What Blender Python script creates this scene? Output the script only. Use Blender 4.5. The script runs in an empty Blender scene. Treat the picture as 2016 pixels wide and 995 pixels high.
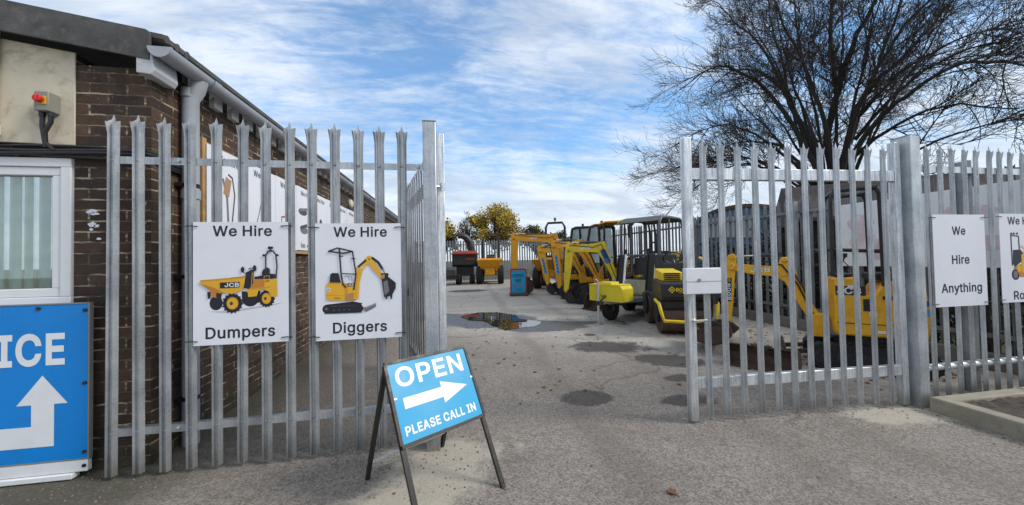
import bpy, bmesh, math, random
from mathutils import Vector, Matrix, Euler
from mathutils.geometry import delaunay_2d_cdt
from math import radians as R, sin, cos, pi

SC = bpy.context.scene
COL = SC.collection
random.seed(7)

# ------------------------------------------------------------------ camera
H, YAW, PIT, ROL, FPX = 1.3965, .17206, .02096, -.01918, 703.2
cam = bpy.data.cameras.new('camera'); cam_o = bpy.data.objects.new('camera', cam); COL.objects.link(cam_o)
cam.sensor_fit = 'HORIZONTAL'; cam.sensor_width = 36; cam.lens = 36 * FPX / 2016
cam.clip_start = .05; cam.clip_end = 3000
Fv = Vector((sin(YAW)*cos(PIT), cos(YAW)*cos(PIT), sin(PIT)))
R0 = Vector((cos(YAW), -sin(YAW), 0)); U0 = R0.cross(Fv)
Rv = cos(ROL)*R0 + sin(ROL)*U0; Uv = -sin(ROL)*R0 + cos(ROL)*U0
m3 = Matrix((Rv, Uv, -Fv)).transposed()
cam_o.matrix_world = Matrix.Translation((0, 0, H)) @ m3.to_4x4()
SC.camera = cam_o

# ------------------------------------------------------------------ world, sun, exposure
SUN_AZ, SUN_EL = R(112), R(40)          # azimuth from +Y clockwise
SC.view_settings.view_transform = 'Standard'; SC.view_settings.look = 'None'
SC.view_settings.exposure = 0.36; SC.view_settings.gamma = 1; SC.view_settings.use_curve_mapping = False
W = bpy.data.worlds.new('World'); SC.world = W; W.use_nodes = True
SUN_STRENGTH = 2.0
sd = bpy.data.lights.new('sun', 'SUN'); sd.energy = SUN_STRENGTH; sd.angle = R(16); sd.color = (1, .95, .87)
so = bpy.data.objects.new('sun', sd); COL.objects.link(so)
sv = Vector((sin(SUN_AZ)*cos(SUN_EL), cos(SUN_AZ)*cos(SUN_EL), sin(SUN_EL)))
so.rotation_euler = sv.to_track_quat('Z', 'Y').to_euler(); so.location = sv * 40


class NG:
    """short hand for writing node graphs"""
    def __init__(s, tree): s.t = tree; tree.nodes.clear()
    def n(s, typ, **kw):
        nd = s.t.nodes.new(typ)
        for k, v in kw.items():
            setattr(nd, k, v)
        return nd
    def put(s, sock, v):
        if v is None: return
        if hasattr(v, 'is_output'): s.t.links.new(v, sock)
        else:
            if isinstance(v, (tuple, list)) and len(v) == 3 and sock.type == 'RGBA': v = (*v, 1)
            sock.default_value = v
    def m(s, op, a, b=None, c=None, clamp=False):
        nd = s.n('ShaderNodeMath', operation=op, use_clamp=clamp)
        for i, v in enumerate((a, b, c)): s.put(nd.inputs[i], v)
        return nd.outputs[0]
    def vm(s, op, a, b=None, scale=None):
        nd = s.n('ShaderNodeVectorMath', operation=op)
        s.put(nd.inputs[0], a); s.put(nd.inputs[1], b)
        if scale is not None: s.put(nd.inputs['Scale'], scale)
        return nd.outputs['Value'] if op in ('LENGTH', 'DOT_PRODUCT', 'DISTANCE') else nd.outputs[0]
    def mix(s, f, a, b, blend='MIX'):
        nd = s.n('ShaderNodeMix', data_type='RGBA', blend_type=blend)
        s.put(nd.inputs[0], f); s.put(nd.inputs[6], a); s.put(nd.inputs[7], b)
        return nd.outputs[2]
    def noise(s, vec, scale, detail=4, rough=.55, dist=0, w=None):
        nd = s.n('ShaderNodeTexNoise')
        s.put(nd.inputs['Vector'], vec)
        nd.inputs['Scale'].default_value = scale; nd.inputs['Detail'].default_value = detail
        nd.inputs['Roughness'].default_value = rough; nd.inputs['Distortion'].default_value = dist
        return nd.outputs[0]
    def vor(s, vec, scale, out='Color', feature='F1'):
        nd = s.n('ShaderNodeTexVoronoi', feature=feature)
        s.put(nd.inputs['Vector'], vec); nd.inputs['Scale'].default_value = scale
        return nd.outputs[out]
    def step(s, v, a, b, lo=0., hi=1.):
        nd = s.n('ShaderNodeMapRange', interpolation_type='SMOOTHSTEP')
        s.put(nd.inputs[0], v)
        for i, x in enumerate((a, b, lo, hi)): s.put(nd.inputs[i+1], x)
        return nd.outputs[0]
    def xyz(s, v):
        nd = s.n('ShaderNodeSeparateXYZ'); s.put(nd.inputs[0], v); return nd.outputs
    def comb(s, x, y, z):
        nd = s.n('ShaderNodeCombineXYZ')
        for i, v in enumerate((x, y, z)): s.put(nd.inputs[i], v)
        return nd.outputs[0]
    def mapping(s, vec, scale=(1, 1, 1), rot=(0, 0, 0), loc=(0, 0, 0)):
        nd = s.n('ShaderNodeMapping'); s.put(nd.inputs[0], vec)
        nd.inputs['Scale'].default_value = scale; nd.inputs['Rotation'].default_value = rot; nd.inputs['Location'].default_value = loc
        return nd.outputs[0]
    def bump(s, h, strength=.3, dist=.01):
        nd = s.n('ShaderNodeBump'); s.put(nd.inputs['Height'], h)
        nd.inputs['Strength'].default_value = strength; nd.inputs['Distance'].default_value = dist
        return nd.outputs[0]


# sky: Nishita air plus a procedural layer of streaky cloud
g = NG(W.node_tree)
sky = g.n('ShaderNodeTexSky', sky_type='NISHITA'); sky.sun_disc = False
sky.sun_elevation = SUN_EL; sky.sun_rotation = SUN_AZ; sky.air_density = 1.0; sky.dust_density = .6; sky.ozone_density = 2.2
dirv = g.n('ShaderNodeTexCoord').outputs['Generated']
dx, dy, dz = g.xyz(dirv)
den = g.m('ADD', g.m('MAXIMUM', dz, 0.0), .22)
p = g.comb(g.m('DIVIDE', dx, den), g.m('DIVIDE', dy, den), 0.0)
n1 = g.noise(g.mapping(p, scale=(1.0, .85, 1), rot=(0, 0, R(20)), loc=(6.4, 2.2, 0)), 1.5, 9, .60, .5)
n2 = g.noise(g.mapping(p, scale=(1.6, 5.2, 1), rot=(0, 0, R(14)), loc=(5, 2, 0)), 1.6, 9, .66, .7)
n3 = g.noise(g.mapping(p, scale=(3.5, 9, 1), rot=(0, 0, R(-8)), loc=(1, 3, 0)), 2.6, 7, .68, .5)
cv = g.m('ADD', g.m('ADD', g.m('MULTIPLY', n1, .40), g.m('MULTIPLY', n2, .38)), g.m('MULTIPLY', n3, .22))
# the deck is broken in front of the gate and closed near the horizon
az_ = g.m('ARCTAN2', dx, dy)
def gap(azc, elc, ra, re, amt):
    u = g.m('DIVIDE', g.m('SUBTRACT', az_, R(azc)), R(ra)); v = g.m('DIVIDE', g.m('SUBTRACT', g.m('ARCSINE', dz), R(elc)), R(re))
    d2 = g.m('ADD', g.m('MULTIPLY', u, u), g.m('MULTIPLY', v, v))
    return g.m('MULTIPLY', g.m('EXPONENT', g.m('MULTIPLY', d2, -1.)), amt)
open_ = g.m('ADD', g.m('ADD', gap(-3, 31, 24, 10, .185), gap(17, 20, 17, 6.5, .17)), g.m('ADD', gap(52, 24, 22, 10, .17), gap(-12, 18, 16, 6, .11)))
cv = g.m('SUBTRACT', g.m('ADD', cv, .06), open_)
cv = g.m('ADD', cv, g.step(dz, .26, .02, 0., .14))
cover = g.step(cv, .31, .585, .12, 1.)
shade = g.noise(g.mapping(p, scale=(1, 2.2, 1), loc=(9, 4, 0)), 1.5, 7, .6, .4)
ccol = g.mix(g.step(shade, .34, .64), (4.4, 5.05, 6.0), (6.5, 7.0, 7.7))
ccol = g.mix(g.step(dz, .0, .22), g.mix(g.step(shade, .36, .62), (5.0, 5.6, 6.3), (6.4, 6.9, 7.4)), ccol)
skc = g.mix(1.0, sky.outputs[0], (.90, 1.45, 1.70), 'MULTIPLY')
mixc = g.mix(g.m('MULTIPLY', cover, .95), skc, ccol)
bg = g.n('ShaderNodeBackground'); g.put(bg.inputs[0], mixc); bg.inputs[1].default_value = .11
g.t.links.new(bg.outputs[0], g.n('ShaderNodeOutputWorld').inputs[0])


# ------------------------------------------------------------------ materials
def newmat(name):
    m = bpy.data.materials.new(name); m.use_nodes = True
    gg = NG(m.node_tree)
    b = gg.n('ShaderNodeBsdfPrincipled'); o = gg.n('ShaderNodeOutputMaterial')
    gg.t.links.new(b.outputs[0], o.inputs[0])
    return m, gg, b


def pm(name, col, rough=.5, metal=0., var=.18, scale=6., dirt=None, dirt_amt=.5, bump=0., bscale=40., spec=.5, rvar=.12):
    m, q, b = newmat(name)
    oc = q.n('ShaderNodeTexCoord').outputs['Object']
    geo = q.n('ShaderNodeNewGeometry').outputs['Position']
    nz = q.noise(geo, scale, 5, .6)
    k = q.step(nz, .25, .75)
    c = q.mix(k, tuple(min(1, x*(1-var)) for x in col), tuple(min(1, x*(1+var)) for x in col))
    if dirt:
        d = q.noise(geo, scale*2.3, 7, .68, .4)
        c = q.mix(q.m('MULTIPLY', q.step(d, .48, .72), dirt_amt), c, dirt)
    q.put(b.inputs['Base Color'], c)
    q.put(b.inputs['Roughness'], q.step(nz, .2, .8, max(.02, rough-rvar), min(1, rough+rvar)))
    b.inputs['Metallic'].default_value = metal
    b.inputs['Specular IOR Level'].default_value = spec
    if bump: q.put(b.inputs['Normal'], q.bump(q.noise(geo, bscale, 4, .6), bump, .004))
    return m


def galv(name, base=.55, rough=.42, streak=.5):
    m, q, b = newmat(name)
    geo = q.n('ShaderNodeNewGeometry').outputs['Position']
    oi = q.n('ShaderNodeObjectInfo').outputs['Random']
    gp = q.vm('ADD', geo, q.comb(q.m('MULTIPLY', oi, 7.), q.m('MULTIPLY', oi, 3.), q.m('MULTIPLY', oi, 11.)))
    spv = q.xyz(q.vor(gp, 85, 'Color'))[0]
    runs = q.noise(q.mapping(gp, scale=(55, 55, 3.0)), 1., 7, .68, .8)
    big = q.noise(gp, 3.4, 4, .55)
    v = q.m('ADD', q.m('MULTIPLY', spv, .16), q.m('ADD', q.m('MULTIPLY', q.step(runs, .32, .70), .42*streak), q.m('MULTIPLY', q.step(big, .3, .7), .34)))
    col = q.mix(v, tuple(base*x for x in (.52, .57, .62)), tuple(min(1, base*x) for x in (1.62, 1.66, 1.68)))
    blot = q.noise(gp, 13, 7, .72, 1.2)
    col = q.mix(q.m('MULTIPLY', q.step(blot, .60, .68), .28), col, (.62, .63, .63))
    dark = q.noise(q.mapping(gp, scale=(30, 30, 5)), 1., 5, .7, .5)
    col = q.mix(q.m('MULTIPLY', q.step(dark, .58, .72), .38), col, (.15, .16, .17))
    foot = q.m('MULTIPLY', q.step(q.m('ADD', q.xyz(geo)[2], q.m('MULTIPLY', runs, .22)), .34, .10), .6)
    col = q.mix(foot, col, (.20, .175, .14))
    q.put(b.inputs['Base Color'], col)
    q.put(b.inputs['Metallic'], q.m('ADD', .48, q.m('MULTIPLY', q.step(runs, .35, .65), .30)))
    q.put(b.inputs['Roughness'], q.m('ADD', rough-.10, q.m('MULTIPLY', big, .28)))
    q.put(b.inputs['Normal'], q.bump(q.m('ADD', runs, q.m('MULTIPLY', blot, .8)), .16*streak+.08, .004))
    return m


M = {}
M['galv'] = galv('galvanised steel', .45, .32, .8)
M['galv_new'] = galv('bright galvanised steel', .56, .36, 1.7)
M['galv_post'] = galv('galvanised gate post steel', .50, .40, .7)
M['galv_dull'] = galv('weathered galvanised steel', .36, .46)
M['galv_side'] = galv('galvanised steel darkened for shade', .24, .5)  # darker base carries the shade painted onto the side fence
M['white_pvc'] = pm('white plastic', (.74, .75, .76), .35, var=.03, dirt=(.45, .43, .38), dirt_amt=.14)
M['dull_white'] = pm('dull white paint', (.50, .51, .53), .5, var=.06, dirt=(.3, .29, .27), dirt_amt=.4)
M['grey_pvc'] = pm('grey plastic', (.36, .38, .42), .4, var=.05, dirt=(.2, .2, .2), dirt_amt=.25)
M['board'] = pm('white sign board', (.76, .77, .82), .36, var=.03, scale=2., dirt=(.6, .6, .6), dirt_amt=.18)
M['black_ink'] = pm('black print', (.012, .013, .02), .45, var=.05)
M['black_plastic'] = pm('black plastic', (.015, .015, .017), .45, var=.2)
M['black_paint'] = pm('black paint', (.018, .019, .021), .42, var=.25, dirt=(.10, .085, .07), dirt_amt=.35, scale=7)
M['dirty_black'] = pm('dirty black steel', (.016, .0155, .0155), .6, var=.35, dirt=(.09, .075, .06), dirt_amt=.5, scale=9, bump=.3)
M['rubber'] = pm('rubber', (.013, .013, .014), .75, var=.25, dirt=(.06, .05, .04), dirt_amt=.35, scale=8, bump=.2)
M['ramgrey'] = pm('ram sleeve', (.035, .036, .04), .4, var=.2)
M['chrome'] = pm('chrome rod', (.7, .71, .73), .2, 1., var=.05)
M['yellow'] = pm('machine yellow', (.84, .43, .012), .42, var=.07, dirt=(.20, .12, .03), dirt_amt=.42, scale=4, bump=.12, bscale=18)
M['yellow_deep'] = pm('machine orange yellow', (.82, .37, .010), .45, var=.08, dirt=(.20, .12, .03), dirt_amt=.42, scale=4, bump=.12, bscale=18)
M['yellow_bright'] = pm('fresh yellow paint', (.82, .58, .02), .4, var=.06, dirt=(.20, .12, .03), dirt_amt=.42, scale=4, bump=.12, bscale=18)
M['lemon'] = pm('lemon yellow paint', (.76, .62, .035), .38, var=.05, dirt=(.4, .36, .06), dirt_amt=.2, scale=6)
M['rust'] = pm('rusty steel', (.065, .038, .025), .7, var=.4, dirt=(.05, .035, .028), dirt_amt=.7, scale=7, bump=.4)
M['drum'] = pm('worn drum steel', (.115, .072, .05), .5, .3, var=.3, dirt=(.05, .035, .03), dirt_amt=.6, scale=4, bump=.2)
M['redpaint'] = pm('red paint', (.30, .035, .02), .45, var=.15, dirt=(.1, .03, .02), dirt_amt=.4)
M['redknob'] = pm('red knob', (.62, .02, .015), .35, var=.05)
M['knobyellow'] = pm('yellow plate', (.75, .45, .02), .4, var=.05)
M['boxgrey'] = pm('grey enamel', (.24, .23, .20), .45, var=.06)
M['rops_grey'] = pm('grey roll frame paint', (.11, .113, .125), .45, var=.1, dirt=(.07, .07, .075), dirt_amt=.3)
M['sign_blue'] = pm('blue sign vinyl', (.0, .225, .66), .32, var=.05, scale=1.5, dirt=(.02, .12, .38), dirt_amt=.25)
M['sign_cyan'] = pm('cyan sign vinyl', (.0, .31, .56), .45, var=.05, scale=2, dirt=(.03, .25, .45), dirt_amt=.3)
M['blue_decal'] = pm('blue sticker', (.02, .10, .34), .4, var=.1)
M['lblue_decal'] = pm('light blue sticker', (.10, .33, .62), .4, var=.1)
M['white_ink'] = pm('white vinyl', (.76, .78, .80), .4, var=.04)
M['wood'] = pm('pine timber', (.42, .25, .10), .6, var=.25, scale=14)
M['render'] = pm('cream render', (.62, .55, .42), .8, var=.12, scale=3, dirt=(.30, .23, .16), dirt_amt=.75, bump=.4, bscale=25)
M['felt'] = pm('roof sheet', (.075, .073, .070), .8, var=.4, scale=7, dirt=(.17, .165, .15), dirt_amt=.5, bump=.4, bscale=60)
M['concrete'] = pm('kerb concrete', (.29, .26, .20), .85, var=.15, scale=7, dirt=(.16, .14, .10), dirt_amt=.55, bump=.5, bscale=90)
M['plinth'] = pm('plinth concrete', (.16, .155, .14), .85, var=.25, scale=5, bump=.3)
M['soil'] = pm('planting soil', (.055, .042, .032), .95, var=.6, scale=28, dirt=(.13, .10, .075), dirt_amt=.7, bump=1., bscale=45)
M['bark'] = pm('dark bark', (.034, .029, .024), .85, var=.3, scale=12)
M['twig'] = pm('twig bark', (.050, .041, .036), .85, var=.3, scale=4)
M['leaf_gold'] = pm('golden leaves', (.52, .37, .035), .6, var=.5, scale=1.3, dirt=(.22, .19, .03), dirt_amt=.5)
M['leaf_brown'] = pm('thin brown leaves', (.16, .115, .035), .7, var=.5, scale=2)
M['leaf_green'] = pm('green leaves', (.05, .075, .022), .7, var=.5, scale=2)
M['grit'] = pm('loose grit', (.15, .128, .105), .9, var=.6, scale=60)
M['leaf_dark'] = pm('dark hedge leaves', (.035, .042, .018), .7, var=.5, scale=3)
M['leaf_dry'] = pm('dry leaf', (.16, .065, .025), .8, var=.5, scale=30)
M['metal_dark'] = pm('dark sign frame', (.014, .0125, .011), .45, .1, var=.4, dirt=(.11, .065, .03), dirt_amt=.45, scale=14)
M['bluewall'] = pm('blue cladding', (.06, .13, .22), .5, var=.2)
M['browntrim'] = pm('brown trim', (.10, .045, .03), .6, var=.2)
M['shed_roof'] = pm('old shed roof', (.07, .055, .045), .8, var=.4, scale=3)
M['pink_print'] = pm('faded pink print', (.68, .55, .58), .6, var=.2)
M['seat'] = pm('black seat vinyl', (.014, .014, .016), .55, var=.2)
M['spoutgrey'] = pm('dark spout', (.05, .05, .052), .5, var=.2)


def glass_mat(name, tint, rough=.05, alpha=.55):
    m, q, b = newmat(name)
    tr = q.n('ShaderNodeBsdfTransparent'); tr.inputs[0].default_value = (*tint, 1)
    gl = q.n('ShaderNodeBsdfGlossy'); gl.inputs[1].default_value = rough
    lw = q.n('ShaderNodeLayerWeight'); lw.inputs[0].default_value = .35
    mx = q.n('ShaderNodeMixShader')
    q.put(mx.inputs[0], q.m('ADD', q.m('MULTIPLY', lw.outputs['Fresnel'], .6), 1-alpha-.3, clamp=True))
    q.t.links.new(tr.outputs[0], mx.inputs[1]); q.t.links.new(gl.outputs[0], mx.inputs[2])
    out = [x for x in q.t.nodes if x.type == 'OUTPUT_MATERIAL'][0]
    q.t.links.new(mx.outputs[0], out.inputs[0])
    return m


M['glass'] = glass_mat('window glass', (.86, .92, .90), .02, .70)
M['cabglass'] = glass_mat('tinted cab glass', (.50, .58, .60), .03, .55)
M['blind'] = pm('blind fabric', (.70, .75, .72), .8, var=.06, scale=3)
M['dark_room'] = pm('dark room', (.03, .035, .035), .9, var=.2)


def brick_mat():
    m, q, b = newmat('dark brown brick')
    uv = q.n('ShaderNodeTexCoord').outputs['UV']
    warp = q.noise(uv, 9, 3, .5)
    jit = q.comb(q.m('MULTIPLY', q.m('SUBTRACT', warp, .5), .012), q.m('MULTIPLY', q.m('SUBTRACT', q.noise(uv, 13, 3, .5), .5), .014), 0.)
    uvj = q.vm('ADD', uv, jit)
    bt = q.n('ShaderNodeTexBrick'); q.put(bt.inputs['Vector'], uvj)
    bt.offset = .5; bt.inputs['Scale'].default_value = 1
    bt.inputs['Brick Width'].default_value = .225; bt.inputs['Row Height'].default_value = .075
    bt.inputs['Mortar Size'].default_value = .008; bt.inputs['Mortar Smooth'].default_value = .35; bt.inputs['Bias'].default_value = .1
    bt.inputs['Color1'].default_value = (.026, .016, .011, 1); bt.inputs['Color2'].default_value = (.085, .050, .031, 1)
    bt.inputs['Mortar'].default_value = (.085, .068, .046, 1)
    c = bt.outputs['Color']
    n = q.noise(uv, 22, 6, .7)
    c = q.mix(q.step(n, .35, .75), c, q.mix(1., c, (1.6, 1.45, 1.3), 'MULTIPLY'))
    big = q.noise(uv, 1.3, 4, .6)
    c = q.mix(q.m('MULTIPLY', q.step(big, .40, .62), .6), c, q.mix(1., c, (.45, .46, .45), 'MULTIPLY'))
    chip = q.noise(q.mapping(uv, scale=(9, 14, 1), loc=(3, 7, 0)), 1., 6, .7, .6)
    c = q.mix(q.m('MULTIPLY', q.step(chip, .60, .70), .5), c, (.16, .11, .075))
    soot = q.noise(q.mapping(uv, scale=(4, 1.2, 1), loc=(1, 4, 0)), 1., 5, .6, .4)
    c = q.mix(q.m('MULTIPLY', q.step(soot, .50, .68), .6), c, (.018, .014, .012))
    # pale mortar smears and lime specks
    sm = q.noise(q.mapping(uv, scale=(5, 26, 1)), 1., 6, .7, .4)
    c = q.mix(q.m('MULTIPLY', q.m('MULTIPLY', q.step(sm, .48, .62), bt.outputs['Fac']), .9), c, (.50, .41, .28))
    sp = q.noise(uv, 55, 3, .6)
    spots = q.m('MULTIPLY', q.step(sp, .66, .70), q.step(q.noise(uv, 2.2, 3, .5), .45, .62))
    c = q.mix(q.m('MULTIPLY', spots, .8), c, (.5, .46, .38))
    # green damp at the foot of the wall
    v = q.xyz(uv)[1]
    c = q.mix(q.m('MULTIPLY', q.step(q.m('ADD', v, q.m('MULTIPLY', big, .25)), .42, .12), .45), c, (.045, .045, .022))
    q.put(b.inputs['Base Color'], c)
    b.inputs['Roughness'].default_value = .82
    hgt = q.m('ADD', q.m('MULTIPLY', bt.outputs['Fac'], -1.), q.m('MULTIPLY', n, .6))
    q.put(b.inputs['Normal'], q.bump(hgt, .75, .012))
    return m


M['brick'] = brick_mat()


def ground_mat():
    m, q, b = newmat('yard tarmac and concrete')
    P = q.n('ShaderNodeNewGeometry').outputs['Position']
    x, y, z = q.xyz(P)
    P2 = q.comb(x, y, 0.)
    fine = q.noise(P2, 150, 4, .75)
    chips = q.xyz(q.vor(P2, 95, 'Color'))[0]
    med = q.noise(P2, 14, 6, .65)
    big = q.noise(P2, 1.1, 5, .6, .3)
    big2 = q.noise(q.mapping(P2, rot=(0, 0, R(20)), scale=(.6, 2.2, 1)), .9, 5, .6, .4)
    agg = q.m('ADD', q.m('MULTIPLY', fine, .62), q.m('ADD', q.m('MULTIPLY', chips, .28), q.m('MULTIPLY', med, .22)))
    tar = q.mix(q.step(agg, .28, .88), (.108, .093, .081), (.385, .340, .296))
    tar = q.mix(q.m('MULTIPLY', q.step(big, .40, .64), .55), tar, q.mix(1., tar, (.76, .74, .72), 'MULTIPLY'))
    con = q.mix(q.step(q.m('ADD', q.m('MULTIPLY', fine, .4), q.m('MULTIPLY', med, .6)), .3, .7), (.27, .248, .22), (.50, .462, .41))
    con = q.mix(q.m('MULTIPLY', q.step(big2, .48, .66), .5), con, (.26, .243, .22))
    f = q.step(q.m('ADD', q.m('ADD', y, q.m('MULTIPLY', x, .75)), q.m('MULTIPLY', q.m('SUBTRACT', big, .5), 3.)), 5.4, 8.2)
    c = q.mix(f, tar, con)
    # wheel tracks worn through the gateway, hairline cracks, patched repairs
    wob = q.m('MULTIPLY', q.m('SUBTRACT', q.noise(P2, .7, 3, .5), .5), .8)
    for tx, wd, am in ((.95, .20, .34), (2.25, .22, .30), (3.1, .16, .2)):
        dd = q.m('ABSOLUTE', q.m('SUBTRACT', q.m('ADD', q.m('SUBTRACT', x, q.m('MULTIPLY', y, .05)), wob), tx))
        c = q.mix(q.m('MULTIPLY', q.m('MULTIPLY', q.step(dd, wd, wd*.3), q.step(med, .3, .6)), am), c, (.10, .086, .073))
    ck = q.n('ShaderNodeTexVoronoi', feature='DISTANCE_TO_EDGE'); ck.inputs['Scale'].default_value = .55
    q.put(ck.inputs['Vector'], q.vm('ADD', P2, q.comb(wob, q.m('MULTIPLY', big, 1.2), 0.)))
    crack = q.m('MULTIPLY', q.step(ck.outputs['Distance'], .012, .004), q.step(q.noise(P2, .6, 3, .5), .48, .56))
    c = q.mix(q.m('MULTIPLY', crack, .4), c, (.06, .05, .042))
    grit = q.m('MULTIPLY', q.step(q.noise(P2, 2.3, 8, .75, .6), .56, .70), .5)
    c = q.mix(grit, c, q.mix(1., c, (.62, .60, .58), 'MULTIPLY'))
    pale = q.m('MULTIPLY', q.step(q.noise(q.mapping(P2, loc=(4, 9, 0)), 3.1, 8, .75, .5), .58, .72), .35)
    c = q.mix(pale, c, (.56, .50, .43))
    # expansion joints across the concrete
    jl = q.m('ABSOLUTE', q.m('SUBTRACT', q.m('ADD', q.m('MULTIPLY', x, .12), y), 9.6))
    jn = q.m('MULTIPLY', q.step(jl, .035, .012), f)
    jl2 = q.m('ABSOLUTE', q.m('SUBTRACT', q.m('ADD', q.m('MULTIPLY', x, .12), y), 13.2))
    jn = q.m('MAXIMUM', jn, q.m('MULTIPLY', q.step(jl2, .035, .012), f))
    c = q.mix(q.m('MULTIPLY', jn, .6), c, (.12, .11, .10))

    def blob(cx, cy, rx, ry, rot=0., ragged=.35, soft=.12):
        d = q.vm('SUBTRACT', P2, (cx, cy, 0))
        d = q.mapping(d, scale=(1, 1, 1), rot=(0, 0, R(-rot)))
        d = q.vm('LENGTH', q.vm('MULTIPLY', d, (1/rx, 1/ry, 0)))
        nn = q.m('ADD', q.m('MULTIPLY', q.m('SUBTRACT', q.noise(P2, 2.4, 9, .72, .5), .5), ragged*5.), q.m('MULTIPLY', q.m('SUBTRACT', fine, .5), .5))
        return q.step(q.m('ADD', d, nn), 1+soft, 1-soft)

    def many(*bl):
        o = None
        for a in bl:
            v = blob(*a)
            o = v if o is None else q.m('MAXIMUM', o, v)
        return o
    # dry cement spilled round the gate posts, pale worn strip at the threshold
    spill = many((-.08, 2.55, .42, .34, 20, .8, .35), (3.85, 2.45, .45, .16, -8, .9, .4), (-.35, 2.2, .25, .22, 0, .9, .4))
    c = q.mix(q.m('MULTIPLY', spill, .55), c, (.56, .50, .40))
    # sandy ground behind the right gate
    sand = q.m('MULTIPLY', q.step(x, 3.9, 5.0), q.step(q.m('ADD', y, q.m('MULTIPLY', q.m('SUBTRACT', big, .5), 2)), 2.4, 3.2))
    c = q.mix(q.m('MULTIPLY', sand, .55), c, (.60, .52, .42))
    # dark wet, dirty strip along the brick wall
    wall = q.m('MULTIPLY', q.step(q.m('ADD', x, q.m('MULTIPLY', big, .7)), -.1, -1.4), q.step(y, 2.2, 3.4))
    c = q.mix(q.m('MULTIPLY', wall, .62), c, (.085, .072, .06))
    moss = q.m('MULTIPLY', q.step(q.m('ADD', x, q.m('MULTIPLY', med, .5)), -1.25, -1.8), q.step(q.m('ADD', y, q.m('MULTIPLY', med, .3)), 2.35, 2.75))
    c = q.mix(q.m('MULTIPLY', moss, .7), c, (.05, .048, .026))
    # oil and damp patches
    damp = many((2.42, 5.25, .58, .34, -8, .45, .18), (2.9, 4.38, .45, .30, -25, .35, .12), (1.33, 3.43, .25, .205, 0, .22, .10),
                (2.25, 3.16, .27, .14, -5, .45, .25), (2.62, 3.75, .22, .12, 0, .35, .2), (.75, 15.1, .85, .55, 0, .3, .12),
                (2.45, 6.1, .11, .10, 0, .3, .15), (4.4, 7.6, 1.0, .45, 30, .5, .3))
    pool = many((.75, 8.15, 1.15, .95, -28, .18, .05), (1.75, 7.15, .95, .62, -12, .22, .06), (2.6, 7.22, .55, .20, -5, .3, .1), (-.3, 8.75, .9, .5, 0, .25, .08))
    dk = q.mix(q.step(agg, .3, .85), (.028, .024, .021), (.115, .10, .088))
    c = q.mix(q.m('MULTIPLY', damp, .94), c, dk)
    c = q.mix(q.m('MULTIPLY', pool, .92), c, q.mix(q.step(med, .3, .7), (.055, .052, .056), (.10, .095, .10)))
    # scattered dark leaf bits and gum spots
    sp = q.m('MULTIPLY', q.step(q.vor(P2, 5.5, 'Distance'), .085, .055), q.step(q.noise(P2, 1.7, 2, .5), .52, .60))
    c = q.mix(q.m('MULTIPLY', sp, .8), c, (.045, .035, .028))
    # rough grass outside the yard
    out = q.m('MAXIMUM', q.step(y, 21.9, 22.3), q.step(x, 6.55, 6.75))
    c = q.mix(out, c, q.mix(med, (.035, .05, .018), (.10, .085, .04)))
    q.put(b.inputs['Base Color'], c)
    rough = q.m('SUBTRACT', .9, q.m('ADD', q.m('MULTIPLY', damp, .18), q.m('MULTIPLY', pool, .50)))
    q.put(b.inputs['Roughness'], rough)
    q.put(b.inputs['Specular IOR Level'], .4)
    q.put(b.inputs['Normal'], q.bump(q.m('MULTIPLY', agg, q.m('SUBTRACT', 1.0, q.m('MULTIPLY', pool, .9))), .55, .012))
    return m


M['ground'] = ground_mat()
wm, q, b = newmat('puddle water')
q.put(b.inputs['Base Color'], (.02, .02, .022)); b.inputs['Roughness'].default_value = .02; b.inputs['IOR'].default_value = 1.45
b.inputs['Specular IOR Level'].default_value = 1.0
q.put(b.inputs['Normal'], q.bump(q.noise(q.n('ShaderNodeNewGeometry').outputs['Position'], 5, 2, .5), .012, .01))
M['water'] = wm


# ------------------------------------------------------------------ mesh helpers
def gz(y): return max(0., .0117*(y-3.5))


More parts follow.
